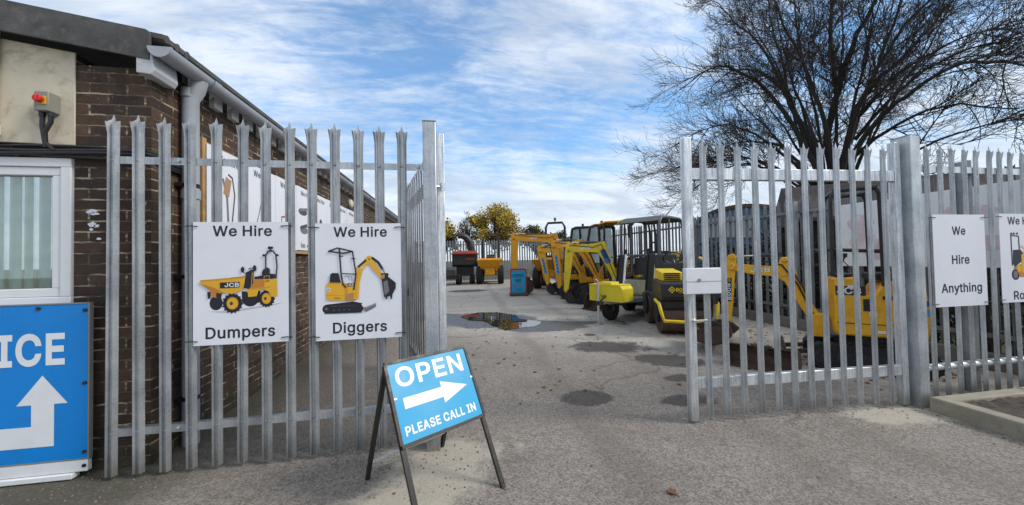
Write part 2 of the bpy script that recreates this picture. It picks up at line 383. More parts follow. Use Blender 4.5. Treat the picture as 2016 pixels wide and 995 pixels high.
class MB:
    def __init__(s): s.v = []; s.f = []; s.mi = []
    def add(s, vs, fs, mi=0):
        o = len(s.v); s.v += [tuple(v) for v in vs]
        for f in fs: s.f.append(tuple(i+o for i in f)); s.mi.append(mi)
        return s
    def box(s, x0, x1, y0, y1, z0, z1, mi=0):
        return s.add([(x0, y0, z0), (x1, y0, z0), (x1, y1, z0), (x0, y1, z0), (x0, y0, z1), (x1, y0, z1), (x1, y1, z1), (x0, y1, z1)],
                     [(0, 3, 2, 1), (4, 5, 6, 7), (0, 1, 5, 4), (1, 2, 6, 5), (2, 3, 7, 6), (3, 0, 4, 7)], mi)
    def bar(s, a, b, w, h, mi=0, up=(0, 0, 1)):
        a, b = Vector(a), Vector(b); d = (b-a).normalized(); u = Vector(up)
        if abs(d.dot(u)) > .98: u = Vector((0, 1, 0))
        r = d.cross(u).normalized(); u = r.cross(d)
        vs = [pnt + r*sx*w/2 + u*sy*h/2 for pnt in (a, b) for sx, sy in ((-1, -1), (1, -1), (1, 1), (-1, 1))]
        return s.add(vs, [(0, 1, 2, 3), (7, 6, 5, 4), (0, 4, 5, 1), (1, 5, 6, 2), (2, 6, 7, 3), (3, 7, 4, 0)], mi)
    def prism(s, poly, a0, a1, axis='y', mi=0):
        mk = {'y': lambda p, t: (p[0], t, p[1]), 'x': lambda p, t: (t, p[0], p[1]), 'z': lambda p, t: (p[0], p[1], t)}[axis]
        n = len(poly); vs = [mk(p, a0) for p in poly] + [mk(p, a1) for p in poly]
        fs = [tuple(range(n)), tuple(range(2*n-1, n-1, -1))] + [(i, (i+1) % n, n+(i+1) % n, n+i) for i in range(n)]
        return s.add(vs, fs, mi)
    def ribbon(s, pts, ws, a0, a1, axis='y', mi=0):
        """bar of varying width along a polyline in a plane, extruded across it"""
        if not isinstance(ws, (list, tuple)): ws = [ws]*len(pts)
        L, Rr = [], []
        P = [Vector(p) for p in pts]
        for i, p in enumerate(P):
            d0 = (P[i]-P[i-1]).normalized() if i else None
            d1 = (P[i+1]-P[i]).normalized() if i < len(P)-1 else None
            d = ((d0 or d1) + (d1 or d0)).normalized(); nrm = Vector((-d.y, d.x))
            k = 1/max(.5, (d.dot(d1 or d0)))
            L.append(p+nrm*ws[i]/2*k); Rr.append(p-nrm*ws[i]/2*k)
        mk = {'y': lambda p, t: (p[0], t, p[1]), 'x': lambda p, t: (t, p[0], p[1]), 'z': lambda p, t: (p[0], p[1], t)}[axis]
        n = len(P)
        vs = [mk(p, a0) for p in L] + [mk(p, a0) for p in Rr] + [mk(p, a1) for p in L] + [mk(p, a1) for p in Rr]
        fs = []
        for i in range(n-1):
            fs += [(i, i+1, n+i+1, n+i), (2*n+i, 3*n+i, 3*n+i+1, 2*n+i+1), (i, 2*n+i, 2*n+i+1, i+1), (n+i, n+i+1, 3*n+i+1, 3*n+i)]
        fs += [(0, n, 3*n, 2*n), (n-1, 3*n-1, 4*n-1, 2*n-1)]
        return s.add(vs, fs, mi)
    def tube(s, pts, r, n=8, mi=0, closed=False):
        P = [Vector(p) for p in pts]; rs = r if isinstance(r, (list, tuple)) else [r]*len(P)
        prev = None; rings = []; o = len(s.v)
        N = len(P)
        for i, p in enumerate(P):
            if closed: d = P[(i+1) % N]-P[i-1]
            else: d = (P[min(i+1, N-1)]-P[max(i-1, 0)])
            d = d.normalized() if d.length > 1e-9 else Vector((0, 0, 1))
            if prev is None:
                u = Vector((0, 0, 1)) if abs(d.z) < .9 else Vector((1, 0, 0))
                u = (u - d*u.dot(d)).normalized()
            else: u = (prev - d*prev.dot(d)).normalized()
            prev = u; w = d.cross(u)
            s.v += [tuple(p + (u*cos(2*pi*k/n)+w*sin(2*pi*k/n))*rs[i]) for k in range(n)]
        for i in range(N if closed else N-1):
            a, bb = o+i*n, o+((i+1) % N)*n
            for k in range(n): s.f.append((a+k, a+(k+1) % n, bb+(k+1) % n, bb+k)); s.mi.append(mi)
        if not closed:
            s.f.append(tuple(o+k for k in range(n-1, -1, -1))); s.mi.append(mi)
            s.f.append(tuple(o+(N-1)*n+k for k in range(n))); s.mi.append(mi)
        return s
    def disc(s, c, r, t, axis='y', n=20, mi=0, r2=None):
        """short cylinder centred at c along an axis"""
        ax = {'x': Vector((1, 0, 0)), 'y': Vector((0, 1, 0)), 'z': Vector((0, 0, 1))}[axis]; c = Vector(c)
        return s.tube([c-ax*t/2, c+ax*t/2], [r, r2 or r], n, mi)
    def lathe(s, prof, c, axis='y', n=28, mi=0):
        c = Vector(c); o = len(s.v); m = len(prof)
        for k in range(n):
            a = 2*pi*k/n
            for (rr, t) in prof:
                x, y = rr*cos(a), rr*sin(a)
                s.v.append(tuple(c + {'y': Vector((x, t, y)), 'x': Vector((t, x, y)), 'z': Vector((x, y, t))}[axis]))
        for k in range(n):
            for j in range(m-1):
                a, b_ = o+k*m+j, o+((k+1) % n)*m+j
                s.f.append((a, a+1, b_+1, b_)); s.mi.append(mi)
        return s
    def quad(s, a, b, c, d, mi=0): return s.add([a, b, c, d], [(0, 1, 2, 3)], mi)
    def mesh(s, name, mats, smooth=35):
        me = bpy.data.meshes.new(name); me.from_pydata(s.v, [], s.f)
        for mm in (mats if isinstance(mats, (list, tuple)) else [mats]): me.materials.append(M[mm] if isinstance(mm, str) else mm)
        me.polygons.foreach_set('material_index', s.mi)
        bm = bmesh.new(); bm.from_mesh(me); bmesh.ops.recalc_face_normals(bm, faces=bm.faces); bm.to_mesh(me); bm.free()
        if smooth:
            me.polygons.foreach_set('use_smooth', [True]*len(me.polygons)); me.set_sharp_from_angle(angle=R(smooth))
        return me
    def build(s, name, mats, parent=None, bevel=0, smooth=35, loc=None):
        return link(name, s.mesh(name, mats, smooth), parent, bevel, loc)


def link(name, me, parent=None, bevel=0, loc=None):
    o = bpy.data.objects.new(name, me); COL.objects.link(o)
    if parent is not None: o.parent = parent
    if loc: o.location = loc
    if bevel:
        bv = o.modifiers.new('bevel', 'BEVEL'); bv.width = bevel; bv.segments = 2; bv.limit_method = 'ANGLE'; bv.angle_limit = R(40)
    return o


def tag(o, label, cat, group=None):
    o['label'] = label; o['category'] = cat
    if group: o['group'] = group
    return o


def thing(name, label, cat, loc=(0, 0, 0), rz=0., group=None, s=1.):
    o = bpy.data.objects.new(name, None); COL.objects.link(o)
    o.location = loc; o.rotation_euler = (0, 0, rz); o.scale = (s, s, s); o.empty_display_size = .2
    return tag(o, label, cat, group)


def structure(o): o['kind'] = 'structure'; return o
def stuff(o): o['kind'] = 'stuff'; return o


def copy_tree(o, parent=None):
    c = o.copy(); COL.objects.link(c)
    if parent is not None: c.parent = parent
    for ch in list(o.children): copy_tree(ch, c)
    return c


# outlines of the few letters that the signs need: {char: [advance, [closed polygons]]}, 1000 units to the em
GLYPHS = {"0":[453,[[227,-7,199,-5,174,1,151,11,130,24,111,41,95,62,80,86,69,113,60,144,53,178,49,214,48,254,49,294,53,330,60,364,69,395,81,422,95,447,112,467,130,484,151,498,174,508,200,514,227,516,254,514,279,508,302,498,323,484,342,467,358,447,372,422,384,395,393,364,400,330,404,294,405,254,404,214,400,178,393,144,384,113,373,86,359,62,342,41,323,24,302,11,279,1,254,-5],[227,50,245,51,261,56,276,63,290,74,303,87,313,103,323,122,330,144,336,168,340,194,343,223,344,254,343,285,340,314,336,341,330,365,323,387,313,405,303,422,290,435,276,446,261,453,245,458,227,460,209,458,192,453,177,446,163,435,151,422,140,405,131,387,123,365,117,341,113,314,110,285,109,254,110,223,113,194,117,168,123,144,131,122,140,103,151,87,163,74,177,63,192,56,209,51]]],"8":[453,[[226,-7,201,-6,178,-2,156,3,136,11,117,21,101,33,86,47,74,62,64,78,57,96,53,115,52,135,53,151,55,166,59,181,65,195,72,208,81,220,90,231,101,241,113,249,125,256,139,261,153,265,153,267,135,273,119,282,105,293,93,308,83,324,76,342,72,360,70,380,72,399,75,417,82,434,90,450,101,464,114,477,129,488,146,498,164,506,184,511,204,514,226,516,248,514,269,511,288,506,306,498,323,488,337,477,350,464,361,450,370,434,377,417,380,399,382,380,380,361,376,342,369,324,359,308,347,293,333,282,318,273,300,267,300,265,314,261,327,256,339,249,351,241,362,231,372,220,380,208,387,195,393,181,397,166,400,151,401,135,399,115,395,96,388,78,378,62,366,47,352,33,335,21,317,11,296,3,275,-2,251,-6],[226,49,243,50,258,52,272,55,285,60,296,66,307,74,315,82,323,91,329,102,333,113,336,126,337,139,336,152,333,165,329,177,322,189,314,199,305,208,295,216,283,223,270,228,256,232,242,234,226,235,211,234,196,232,182,228,169,223,157,216,147,208,138,199,130,189,123,177,119,165,116,152,115,139,116,126,119,113,123,102,129,91,136,82,145,74,156,66,167,60,180,55,195,52,210,50],[226,290,239,290,252,292,263,296,274,300,284,306,293,313,300,321,307,330,312,341,316,351,318,363,319,376,318,388,316,399,313,410,308,420,301,429,294,437,285,444,275,449,264,454,252,457,240,459,226,460,213,459,200,457,188,454,177,449,167,444,159,437,151,429,145,420,139,410,136,399,134,388,133,376,134,363,136,351,139,341,145,330,151,321,159,313,168,306,178,300,189,296,201,292,213,290]]],"A":[480,[[16,0,201,509,276,509,463,0,395,0,287,302,264,372,232,478,245,478,236,447,228,419,220,393,213,371,191,302,85,0],[110,142,110,199,370,199,370,142]]],"B":[456,[[60,0,60,509,241,509,266,508,289,504,310,499,329,491,345,481,359,469,371,456,381,442,388,426,394,410,397,392,398,374,397,358,395,344,392,331,387,320,380,310,373,301,365,293,356,286,347,280,336,275,326,270,315,267,315,262,327,261,339,257,351,252,363,245,374,237,385,227,394,216,402,203,409,189,414,173,417,155,418,136,417,117,413,100,408,83,400,67,390,52,377,39,362,28,344,18,324,10,301,4,275,1,247,0],[125,57,245,57,272,58,296,63,315,70,330,80,341,92,349,105,354,120,355,137,355,149,352,161,348,173,342,184,335,194,327,203,317,211,306,218,293,224,279,228,264,230,248,231,125,231],[125,285,238,285,252,286,265,288,277,291,288,296,299,302,308,309,316,317,323,326,329,337,333,348,335,359,336,372,334,388,330,403,323,417,313,429,299,439,283,446,263,450,240,452,125,452]]],"C":[510,[[267,-7,235,-5,205,1,177,11,150,25,126,42,104,63,86,88,70,115,57,146,48,179,42,215,40,254,42,293,48,329,57,362,70,393,86,421,104,445,126,466,150,484,177,498,205,508,235,514,267,516,286,515,305,513,323,509,340,504,357,498,373,490,388,481,402,471,415,460,427,447,438,433,448,418,456,402,463,385,469,367,473,348,408,348,405,361,401,373,395,384,389,395,382,404,375,413,366,421,357,428,348,435,337,440,327,445,315,449,304,452,292,454,280,455,267,456,245,454,223,450,203,443,184,432,166,419,150,403,137,385,125,364,116,340,109,314,105,285,103,254,105,223,109,194,116,168,125,145,137,123,151,105,166,89,184,76,203,66,223,59,245,54,267,53,280,53,292,55,304,57,315,60,327,64,337,69,348,74,357,81,366,88,375,96,382,105,389,114,395,125,401,136,405,148,408,160,473,160,469,142,463,124,457,107,448,91,438,76,428,62,416,49,402,38,388,28,373,19,357,11,341,5,323,0,305,-4,286,-6]]],"D":[502,[[219,0,96,0,96,57,215,57,244,58,272,63,296,70,318,81,337,94,354,110,368,128,379,149,388,172,394,198,398,226,399,255,398,285,394,312,388,337,379,361,368,381,354,399,338,415,320,428,299,438,275,446,249,450,221,452,93,452,93,509,225,509,261,507,294,501,325,492,353,478,377,461,399,441,418,418,433,391,446,361,455,329,460,293,462,255,460,217,455,181,446,149,433,119,417,92,398,68,376,48,351,31,322,17,291,8,256,2],[125,509,125,0,60,0,60,509]]],"E":[419,[[60,0,60,509,372,509,372,452,125,452,125,286,355,286,355,229,125,229,125,57,375,57,375,0]]],"G":[520,[[269,-7,236,-5,205,1,176,11,149,25,125,43,104,64,85,88,69,116,57,146,47,179,42,215,40,254,42,293,47,329,57,362,69,393,85,421,103,445,125,466,149,484,175,498,203,508,233,514,265,516,285,515,304,513,322,509,340,504,358,497,374,489,389,480,403,469,416,458,429,445,439,431,449,416,458,401,465,384,470,367,474,349,408,349,404,361,399,372,393,383,387,393,380,403,373,411,365,420,356,427,347,434,337,439,326,444,315,448,304,452,291,454,279,455,265,456,243,454,222,450,202,443,183,432,166,419,150,404,137,385,125,364,116,340,109,314,105,285,103,254,105,223,109,194,116,168,125,145,137,124,151,105,166,90,184,76,203,66,224,59,246,54,269,53,290,54,309,57,328,63,345,71,360,81,374,93,386,107,396,123,404,141,410,160,414,180,415,202,434,199,283,199,283,256,478,256,478,200,476,170,471,141,463,115,451,91,436,69,419,50,399,33,377,19,352,8,326,0,298,-5]]],"H":[517,[[60,0,60,509,125,509,125,289,392,289,392,509,457,509,457,0,392,0,392,232,125,232,125,0]]],"I":[300,[[31,0,31,57,118,57,118,452,31,452,31,509,269,509,269,452,183,452,183,57,269,57,269,0]]],"J":[396,[[185,-7,153,-4,124,3,98,15,75,33,57,55,44,81,36,111,33,145,33,173,98,173,98,145,99,123,104,104,111,88,122,74,134,64,149,56,166,51,185,50,204,51,220,56,235,64,248,74,258,88,266,104,270,123,272,145,272,509,336,509,336,145,334,111,326,81,313,55,294,33,271,15,246,3,217,-4]]],"L":[393,[[60,0,60,509,125,509,125,57,361,57,361,0]]],"M":[628,[[60,0,60,509,152,509,277,187,287,159,299,123,311,84,322,49,307,49,318,83,330,121,342,158,352,187,476,509,568,509,568,0,504,0,504,291,504,327,505,369,506,413,507,457,513,457,498,409,482,363,467,322,456,291,342,0,286,0,170,291,159,321,145,361,129,408,112,457,119,457,120,416,121,372,122,328,122,291,122,0]]],"N":[523,[[60,0,60,509,136,509,343,183,363,151,388,107,414,55,405,54,401,108,399,157,399,195,399,509,463,509,463,0,387,0,202,290,177,331,148,381,108,452,119,454,122,384,124,328,125,291,125,0]]],"O":[533,[[267,-7,235,-5,205,1,177,11,150,25,126,42,105,63,86,88,70,115,57,146,48,179,42,215,40,254,42,293,48,329,57,362,70,393,86,421,105,445,126,466,150,484,177,498,205,508,235,514,267,516,299,514,329,508,357,498,384,484,408,466,429,445,448,421,464,393,477,362,486,329,491,293,493,254,491,215,486,179,477,146,464,115,448,88,429,63,408,42,384,25,357,11,329,1,299,-5],[267,53,289,54,310,59,330,66,349,76,367,89,383,105,396,123,408,144,418,168,425,194,429,223,430,254,429,286,425,314,418,341,408,365,396,386,383,404,367,420,349,433,330,443,310,450,289,454,267,456,245,454,223,450,203,443,184,433,167,420,151,404,137,385,125,364,116,340,109,314,105,285,103,254,105,223,109,194,116,168,125,144,137,123,151,105,167,89,184,76,203,66,223,59,245,54]]],"P":[445,[[60,0,60,509,235,509,263,507,289,503,312,497,332,487,350,476,366,462,379,447,390,430,398,411,404,391,407,370,409,348,407,325,404,304,398,284,390,265,379,248,366,233,350,219,332,207,312,198,289,191,263,187,235,186,109,186,109,242,233,242,252,243,269,246,284,250,297,256,308,264,318,272,327,282,333,294,338,306,342,319,344,333,344,348,344,362,342,376,338,389,333,402,326,413,318,423,308,431,297,439,284,444,268,449,251,451,232,452,125,452,125,0]]],"R":[449,[[60,0,60,509,236,509,264,507,290,504,313,497,333,489,351,478,367,465,380,450,390,433,399,415,405,395,408,374,409,352,408,330,405,309,399,290,390,271,380,255,367,240,351,228,333,217,312,209,289,203,264,199,236,198,96,198,96,255,234,255,252,256,269,258,284,262,298,267,309,273,319,281,327,290,334,300,339,312,342,324,344,338,345,352,344,367,342,380,339,393,334,405,327,415,319,425,309,433,298,440,284,445,269,449,252,451,233,452,125,452,125,0],[353,0,230,229,303,229,428,0]]],"S":[447,[[224,-9,197,-8,172,-4,149,1,128,9,108,19,91,31,76,45,64,60,54,77,46,96,41,115,38,137,104,137,107,123,110,110,116,98,123,88,132,79,142,71,154,64,166,59,180,55,194,52,209,50,224,49,241,50,257,52,272,55,286,60,299,66,311,74,321,82,329,92,336,102,341,114,345,126,346,139,345,151,342,161,338,171,332,179,325,186,316,193,307,199,296,205,284,209,272,214,259,218,245,222,184,239,154,249,128,260,105,274,86,289,71,307,60,326,54,348,52,372,53,393,58,413,65,431,75,448,87,463,102,476,119,488,138,498,158,506,180,511,203,514,227,516,252,514,275,511,296,505,316,498,334,488,351,476,365,463,377,449,387,433,394,415,399,397,401,378,337,378,334,396,326,412,316,426,302,437,286,447,267,453,247,457,225,459,209,458,194,456,180,452,167,448,156,442,145,435,136,427,129,418,123,409,118,398,116,387,115,376,116,363,119,352,124,342,131,334,139,326,148,319,158,313,169,308,212,293,264,279,312,264,324,258,336,252,347,245,359,238,369,229,379,220,387,209,395,198,401,185,405,171,407,155,408,139,407,118,403,99,396,81,386,64,374,48,360,34,343,21,323,11,302,2,278,-4,252,-8]]],"W":[686,[[155,0,16,509,82,509,163,196,175,145,187,94,197,40,189,40,200,94,211,145,224,196,306,509,380,509,462,196,474,145,486,94,497,40,488,40,499,94,510,145,523,196,603,509,670,509,530,0,455,0,368,323,351,391,347,410,344,431,340,452,336,475,350,475,335,395,331,377,327,359,323,341,318,323,230,0]]],"e":[404,[[212,-8,185,-7,161,-2,138,6,117,16,98,30,82,46,68,64,56,85,46,108,40,132,35,159,34,187,35,215,39,242,46,267,55,290,67,311,81,329,97,346,115,359,135,370,157,378,180,383,205,384,221,384,236,382,251,379,266,374,280,368,294,361,307,351,319,341,331,329,341,315,350,299,357,282,363,263,368,242,370,219,371,194,371,169,75,169,75,221,338,221,310,202,309,220,307,237,303,254,298,269,291,282,283,294,273,305,263,314,250,321,237,326,222,329,205,330,189,329,173,326,159,321,146,313,135,304,125,294,116,282,109,270,103,256,99,241,97,226,96,211,96,178,97,157,100,139,104,122,110,106,118,92,128,80,139,70,151,61,165,55,179,50,195,47,212,46,224,47,234,48,244,50,254,53,263,56,271,61,278,66,285,73,292,80,297,88,302,96,306,105,365,91,360,77,353,63,345,51,335,39,324,29,311,19,298,11,283,4,266,-1,249,-5,231,-7]]],"g":[425,[[207,-151,187,-150,168,-148,150,-144,134,-140,119,-134,105,-127,93,-119,82,-110,73,-101,64,-91,57,-80,51,-69,101,-41,122,-66,128,-72,136,-78,145,-83,154,-88,165,-92,178,-95,192,-97,207,-97,229,-96,249,-92,267,-85,282,-75,295,-62,304,-47,310,-28,311,-6,311,68,306,68,287,41,280,34,272,28,263,21,252,16,241,11,227,8,212,5,195,5,173,6,152,10,132,17,113,27,95,39,80,53,67,71,55,90,46,112,39,136,35,163,34,191,35,220,39,246,46,271,55,293,66,314,80,332,95,347,112,361,131,371,152,378,173,383,196,384,213,384,228,382,242,378,253,373,264,367,273,360,281,353,288,346,308,319,313,319,313,379,372,379,372,-9,371,-32,367,-54,360,-73,350,-90,338,-104,324,-117,308,-127,291,-136,271,-142,251,-147,229,-150],[205,59,222,60,237,63,251,68,264,75,275,84,285,95,293,107,300,121,305,137,309,154,312,172,312,193,312,212,309,231,305,248,300,264,293,278,285,291,275,303,264,312,251,320,237,325,222,329,205,330,188,329,172,325,158,320,145,312,134,302,124,290,115,277,109,262,103,246,99,229,97,212,96,193,97,173,99,155,103,138,109,123,116,108,124,96,134,85,145,76,158,68,172,63,188,60]]],"h":[410,[[114,227,114,0,53,0,53,509,114,509,114,287,102,287,112,312,124,332,137,349,152,362,169,372,187,379,207,383,227,384,246,383,264,380,280,376,295,369,309,360,321,349,332,336,341,321,348,304,353,285,356,264,357,240,357,0,296,0,296,235,295,256,290,275,283,291,273,304,260,315,246,323,229,328,210,329,197,328,184,326,172,322,161,317,150,311,141,303,133,293,126,283,121,271,117,257,114,243]]],"i":[167,[[53,0,53,379,114,379,114,0],[84,443,75,444,67,446,60,449,54,455,48,461,44,468,42,475,41,483,42,491,44,499,48,506,54,512,60,517,67,521,75,523,84,524,92,523,100,521,107,517,114,512,119,506,123,499,126,491,126,483,126,475,123,468,119,461,114,455,107,449,100,446,92,444]]],"l":[189,[[139,-2,119,-1,101,3,86,10,74,20,65,33,58,47,54,65,53,84,53,509,114,509,114,99,114,87,115,77,117,68,120,62,124,58,130,54,137,53,146,52,160,53,170,54,181,3,162,-1]]],"m":[610,[[53,0,53,379,112,379,112,295,108,295,112,310,118,323,125,335,132,346,141,355,151,363,161,370,172,376,183,380,195,384,207,386,219,386,239,385,257,380,273,372,287,361,299,347,309,331,316,314,321,295,312,295,317,308,322,321,329,332,337,343,347,353,357,361,368,369,381,375,394,380,407,383,422,385,437,386,453,385,468,383,483,378,497,372,510,364,522,354,532,342,541,328,548,313,553,296,556,276,557,255,557,0,496,0,496,254,494,273,490,289,483,302,473,313,460,321,447,326,433,329,419,330,406,330,395,328,384,324,374,320,365,314,358,307,351,299,345,290,341,280,338,270,336,259,335,247,335,0,274,0,274,260,273,275,269,288,262,301,253,311,242,320,229,326,215,329,199,330,188,330,178,328,168,325,158,320,148,314,140,307,132,299,126,289,121,278,117,266,114,253,114,238,114,0]]],"n":[410,[[114,227,114,0,53,0,53,379,112,379,112,287,102,287,112,312,124,332,137,349,152,362,169,372,187,379,207,383,227,384,246,383,264,380,280,376,295,369,309,360,321,349,332,336,341,321,348,304,353,285,356,264,357,240,357,0,296,0,296,235,295,256,290,275,283,291,273,304,260,315,246,323,229,328,210,329,197,328,184,326,172,322,161,317,150,311,141,303,133,293,126,283,121,271,117,257,114,243]]],"o":[415,[[207,-8,182,-7,159,-2,137,6,117,16,98,30,82,46,68,64,56,85,46,108,40,133,36,159,34,187,36,216,40,243,46,268,56,291,68,312,82,330,98,346,117,360,137,371,159,378,182,383,207,384,233,383,256,378,278,371,299,360,317,346,333,330,347,312,359,291,369,268,376,243,380,216,381,187,380,159,376,133,369,108,359,85,347,64,333,46,317,30,299,16,278,6,256,-2,233,-7],[207,46,226,48,242,51,257,57,270,66,282,76,292,89,300,102,307,117,312,134,316,151,318,169,319,187,318,206,316,224,312,242,307,258,300,274,292,287,282,300,270,310,257,319,242,325,226,329,207,330,189,329,173,325,158,319,145,310,134,300,124,287,115,274,108,258,103,242,99,224,97,206,96,187,97,169,99,151,103,134,108,117,115,102,124,89,134,76,145,66,158,57,173,51,189,48]]],"p":[424,[[53,-143,53,379,112,379,112,319,118,319,137,346,144,353,152,360,161,367,171,373,183,378,197,381,212,384,229,384,252,383,274,378,294,371,313,361,330,347,345,332,359,313,370,293,379,270,385,245,389,218,390,189,389,160,385,133,379,108,370,84,359,64,346,45,330,29,313,16,294,5,274,-2,252,-7,229,-8,213,-7,198,-5,184,-1,173,4,162,10,153,17,145,24,138,31,118,59,114,59,114,-143],[220,47,237,48,253,51,267,57,279,66,291,76,301,88,309,101,316,117,321,133,325,151,327,170,328,189,327,209,325,227,321,245,316,261,309,276,301,290,291,301,280,311,267,319,253,325,237,329,220,330,203,329,188,325,174,320,161,312,150,302,140,291,132,278,125,263,120,247,116,229,113,210,113,189,113,169,116,150,120,132,125,115,132,100,140,86,150,75,162,65,174,57,188,51,204,48]]],"r":[259,[[53,0,53,379,112,379,112,321,115,321,122,335,130,347,140,358,152,367,166,375,181,380,196,384,213,385,229,384,243,384,243,322,230,324,207,326,194,325,182,323,170,319,159,315,149,309,140,301,132,293,126,284,121,273,117,262,114,250,114,237,114,0]]],"s":[365,[[182,-8,163,-7,145,-5,128,-2,112,3,98,10,84,18,72,27,62,38,53,50,45,63,40,78,36,94,94,107,99,92,105,79,114,69,124,60,136,54,150,49,165,46,181,45,200,46,217,50,232,55,244,62,255,71,262,81,267,91,268,103,267,112,265,121,260,129,254,136,246,142,237,147,225,151,212,155,149,170,125,177,104,186,87,196,72,208,61,222,53,237,48,255,47,274,48,290,51,305,57,319,65,332,75,343,87,354,100,363,115,370,131,377,149,381,167,384,187,384,206,384,223,381,239,378,254,372,267,366,279,358,290,349,299,339,307,328,314,316,319,303,324,290,268,277,264,288,258,298,251,307,243,316,232,323,219,328,205,331,187,333,171,332,156,329,143,324,131,317,121,308,114,299,110,289,109,277,110,267,112,258,117,250,124,243,133,237,144,232,157,227,172,223,229,209,254,202,275,194,292,183,306,171,317,158,325,142,330,125,331,107,330,90,326,75,321,61,312,47,302,35,290,24,276,15,260,6,242,0,223,-5,203,-7]]],"t":[227,[[204,379,204,327,6,327,6,379],[65,471,126,471,126,98,127,86,128,76,132,68,136,61,142,56,150,53,159,51,170,50,185,51,202,54,213,2,192,-3,168,-4,145,-3,125,2,107,10,92,21,80,35,72,52,67,71,65,93]]],"u":[410,[[182,-5,164,-4,146,-1,130,4,115,11,101,20,89,31,78,44,69,59,62,76,57,95,54,116,53,139,53,379,114,379,114,144,115,123,119,105,127,89,137,75,150,64,164,56,181,52,200,50,213,51,226,53,238,57,249,62,259,69,268,77,276,86,283,97,289,109,293,122,295,137,296,153,296,379,357,379,357,0,298,0,298,92,307,92,297,67,286,47,272,30,257,17,240,7,222,0,203,-4]]],"y":[389,[[47,-139,61,-86,71,-87,80,-89,88,-90,96,-90,104,-89,111,-87,118,-84,124,-80,130,-74,136,-67,141,-58,146,-48,151,-36,163,-1,17,379,84,379,165,155,171,138,177,121,182,104,187,87,206,21,184,21,202,87,207,104,212,121,218,138,224,155,305,379,371,379,204,-58,198,-72,191,-85,184,-97,177,-107,168,-116,159,-124,150,-130,139,-136,128,-140,117,-143,104,-145,91,-145,65,-143]]],"\u2022":[389,[[194,93,180,93,166,96,152,101,139,107,127,115,117,124,108,135,100,147,93,160,89,173,86,187,85,202,86,217,89,231,93,244,100,257,108,269,117,279,127,288,139,296,152,303,166,307,180,310,194,311,209,310,223,307,237,303,249,296,261,288,272,279,281,269,289,257,295,244,300,231,303,217,304,202,303,187,300,173,295,160,289,147,281,135,272,124,261,115,249,107,237,101,223,96,209,93]]]}
_tc = {}
def glyph(ch, off):
    """triangles of one letter, its outline pushed out by off to make it bolder"""
    loops = []
    for pl in GLYPHS[ch][1]:
        P = [Vector((pl[i]/1000, pl[i+1]/1000)) for i in range(0, len(pl), 2)]
        P = [p_ for i, p_ in enumerate(P) if (p_-P[i-1]).length > .0012]
        out = []
        for i, p_ in enumerate(P):
            d0, d1 = (p_-P[i-1]).normalized(), (P[(i+1) % len(P)]-p_).normalized()
            n0, n1 = Vector((-d0.y, d0.x)), Vector((-d1.y, d1.x)); nn = n0+n1
            if nn.length < .2: nn = n0
            nn.normalize(); out.append(p_+nn*off/max(.5, nn.dot(n0)))
        loops.append(out)
    vs, es = [], []
    for lp in loops:
        o_ = len(vs); vs += lp; es += [(o_+i, o_+(i+1) % len(lp)) for i in range(len(lp))]
    ov, _, of, *_r = delaunay_2d_cdt(vs, es, [], 0, 1e-6)
    def wind(c):
        w = 0
        for lp in loops:
            for i, q_ in enumerate(lp):
                p_ = lp[i-1]; cr = (q_.x-p_.x)*(c.y-p_.y)-(c.x-p_.x)*(q_.y-p_.y)
                if p_.y <= c.y < q_.y and cr > 0: w += 1
                elif q_.y <= c.y < p_.y and cr < 0: w -= 1
        return w
    fs = [tuple(f) for f in of if wind(sum((ov[i] for i in f), Vector((0, 0)))/len(f)) != 0]
    return [Vector((v.x, v.y, 0)) for v in ov], fs


def text_geo(txt, bold=.0, space=1.0):
    key = (txt, bold, space)
    if key not in _tc:
        off = .027 if bold >= .026 else (.020 if bold >= .02 else .015)
        x = 0.; vs, fs = [], []
        for ch in txt:
            if ch == ' ': x += .17+off; continue
            gv, gf = glyph(ch, off); o_ = len(vs)
            used = sorted({i for f in gf for i in f}); mp = {u: o_+k for k, u in enumerate(used)}
            vs += [gv[u]+Vector((x, 0, 0)) for u in used]; fs += [tuple(mp[i] for i in f) for f in gf]
            x += GLYPHS[ch][0]/1000+off*1.6
        _tc[key] = (vs, fs)
    return _tc[key]


def text_on(mb, txt, org, xd, ud, w=None, h=None, bold=.012, mi=0, lift=.0015, shear=0., space=1.0):
    """letters laid on a real surface: org is the centre, xd the reading direction, ud the up direction"""
    vs, fs = text_geo(txt, bold, space)
    xs = [v.x for v in vs]; ys = [v.y for v in vs]
    x0, x1, y0, y1 = min(xs), max(xs), min(ys), max(ys)
    sy = h/(y1-y0) if h else w/(x1-x0); sx = w/(x1-x0) if w else sy
    xd, ud, org = Vector(xd).normalized(), Vector(ud).normalized(), Vector(org); nn = xd.cross(ud)
    out = []
    for v in vs:
        px, py = (v.x-(x0+x1)/2)*sx, (v.y-(y0+y1)/2)*sy
        out.append(org + xd*(px+shear*py) + ud*py + nn*lift)
    mb.add(out, fs, mi)


def ellipse(cx, cy, rx, ry, n=24): return [(cx+rx*cos(2*pi*k/n), cy+ry*sin(2*pi*k/n)) for k in range(n)]


def arcpts(cx, cy, r, a0, a1, n=10): return [(cx+r*cos(R(a0+(a1-a0)*k/n)), cy+r*sin(R(a0+(a1-a0)*k/n))) for k in range(n+1)]

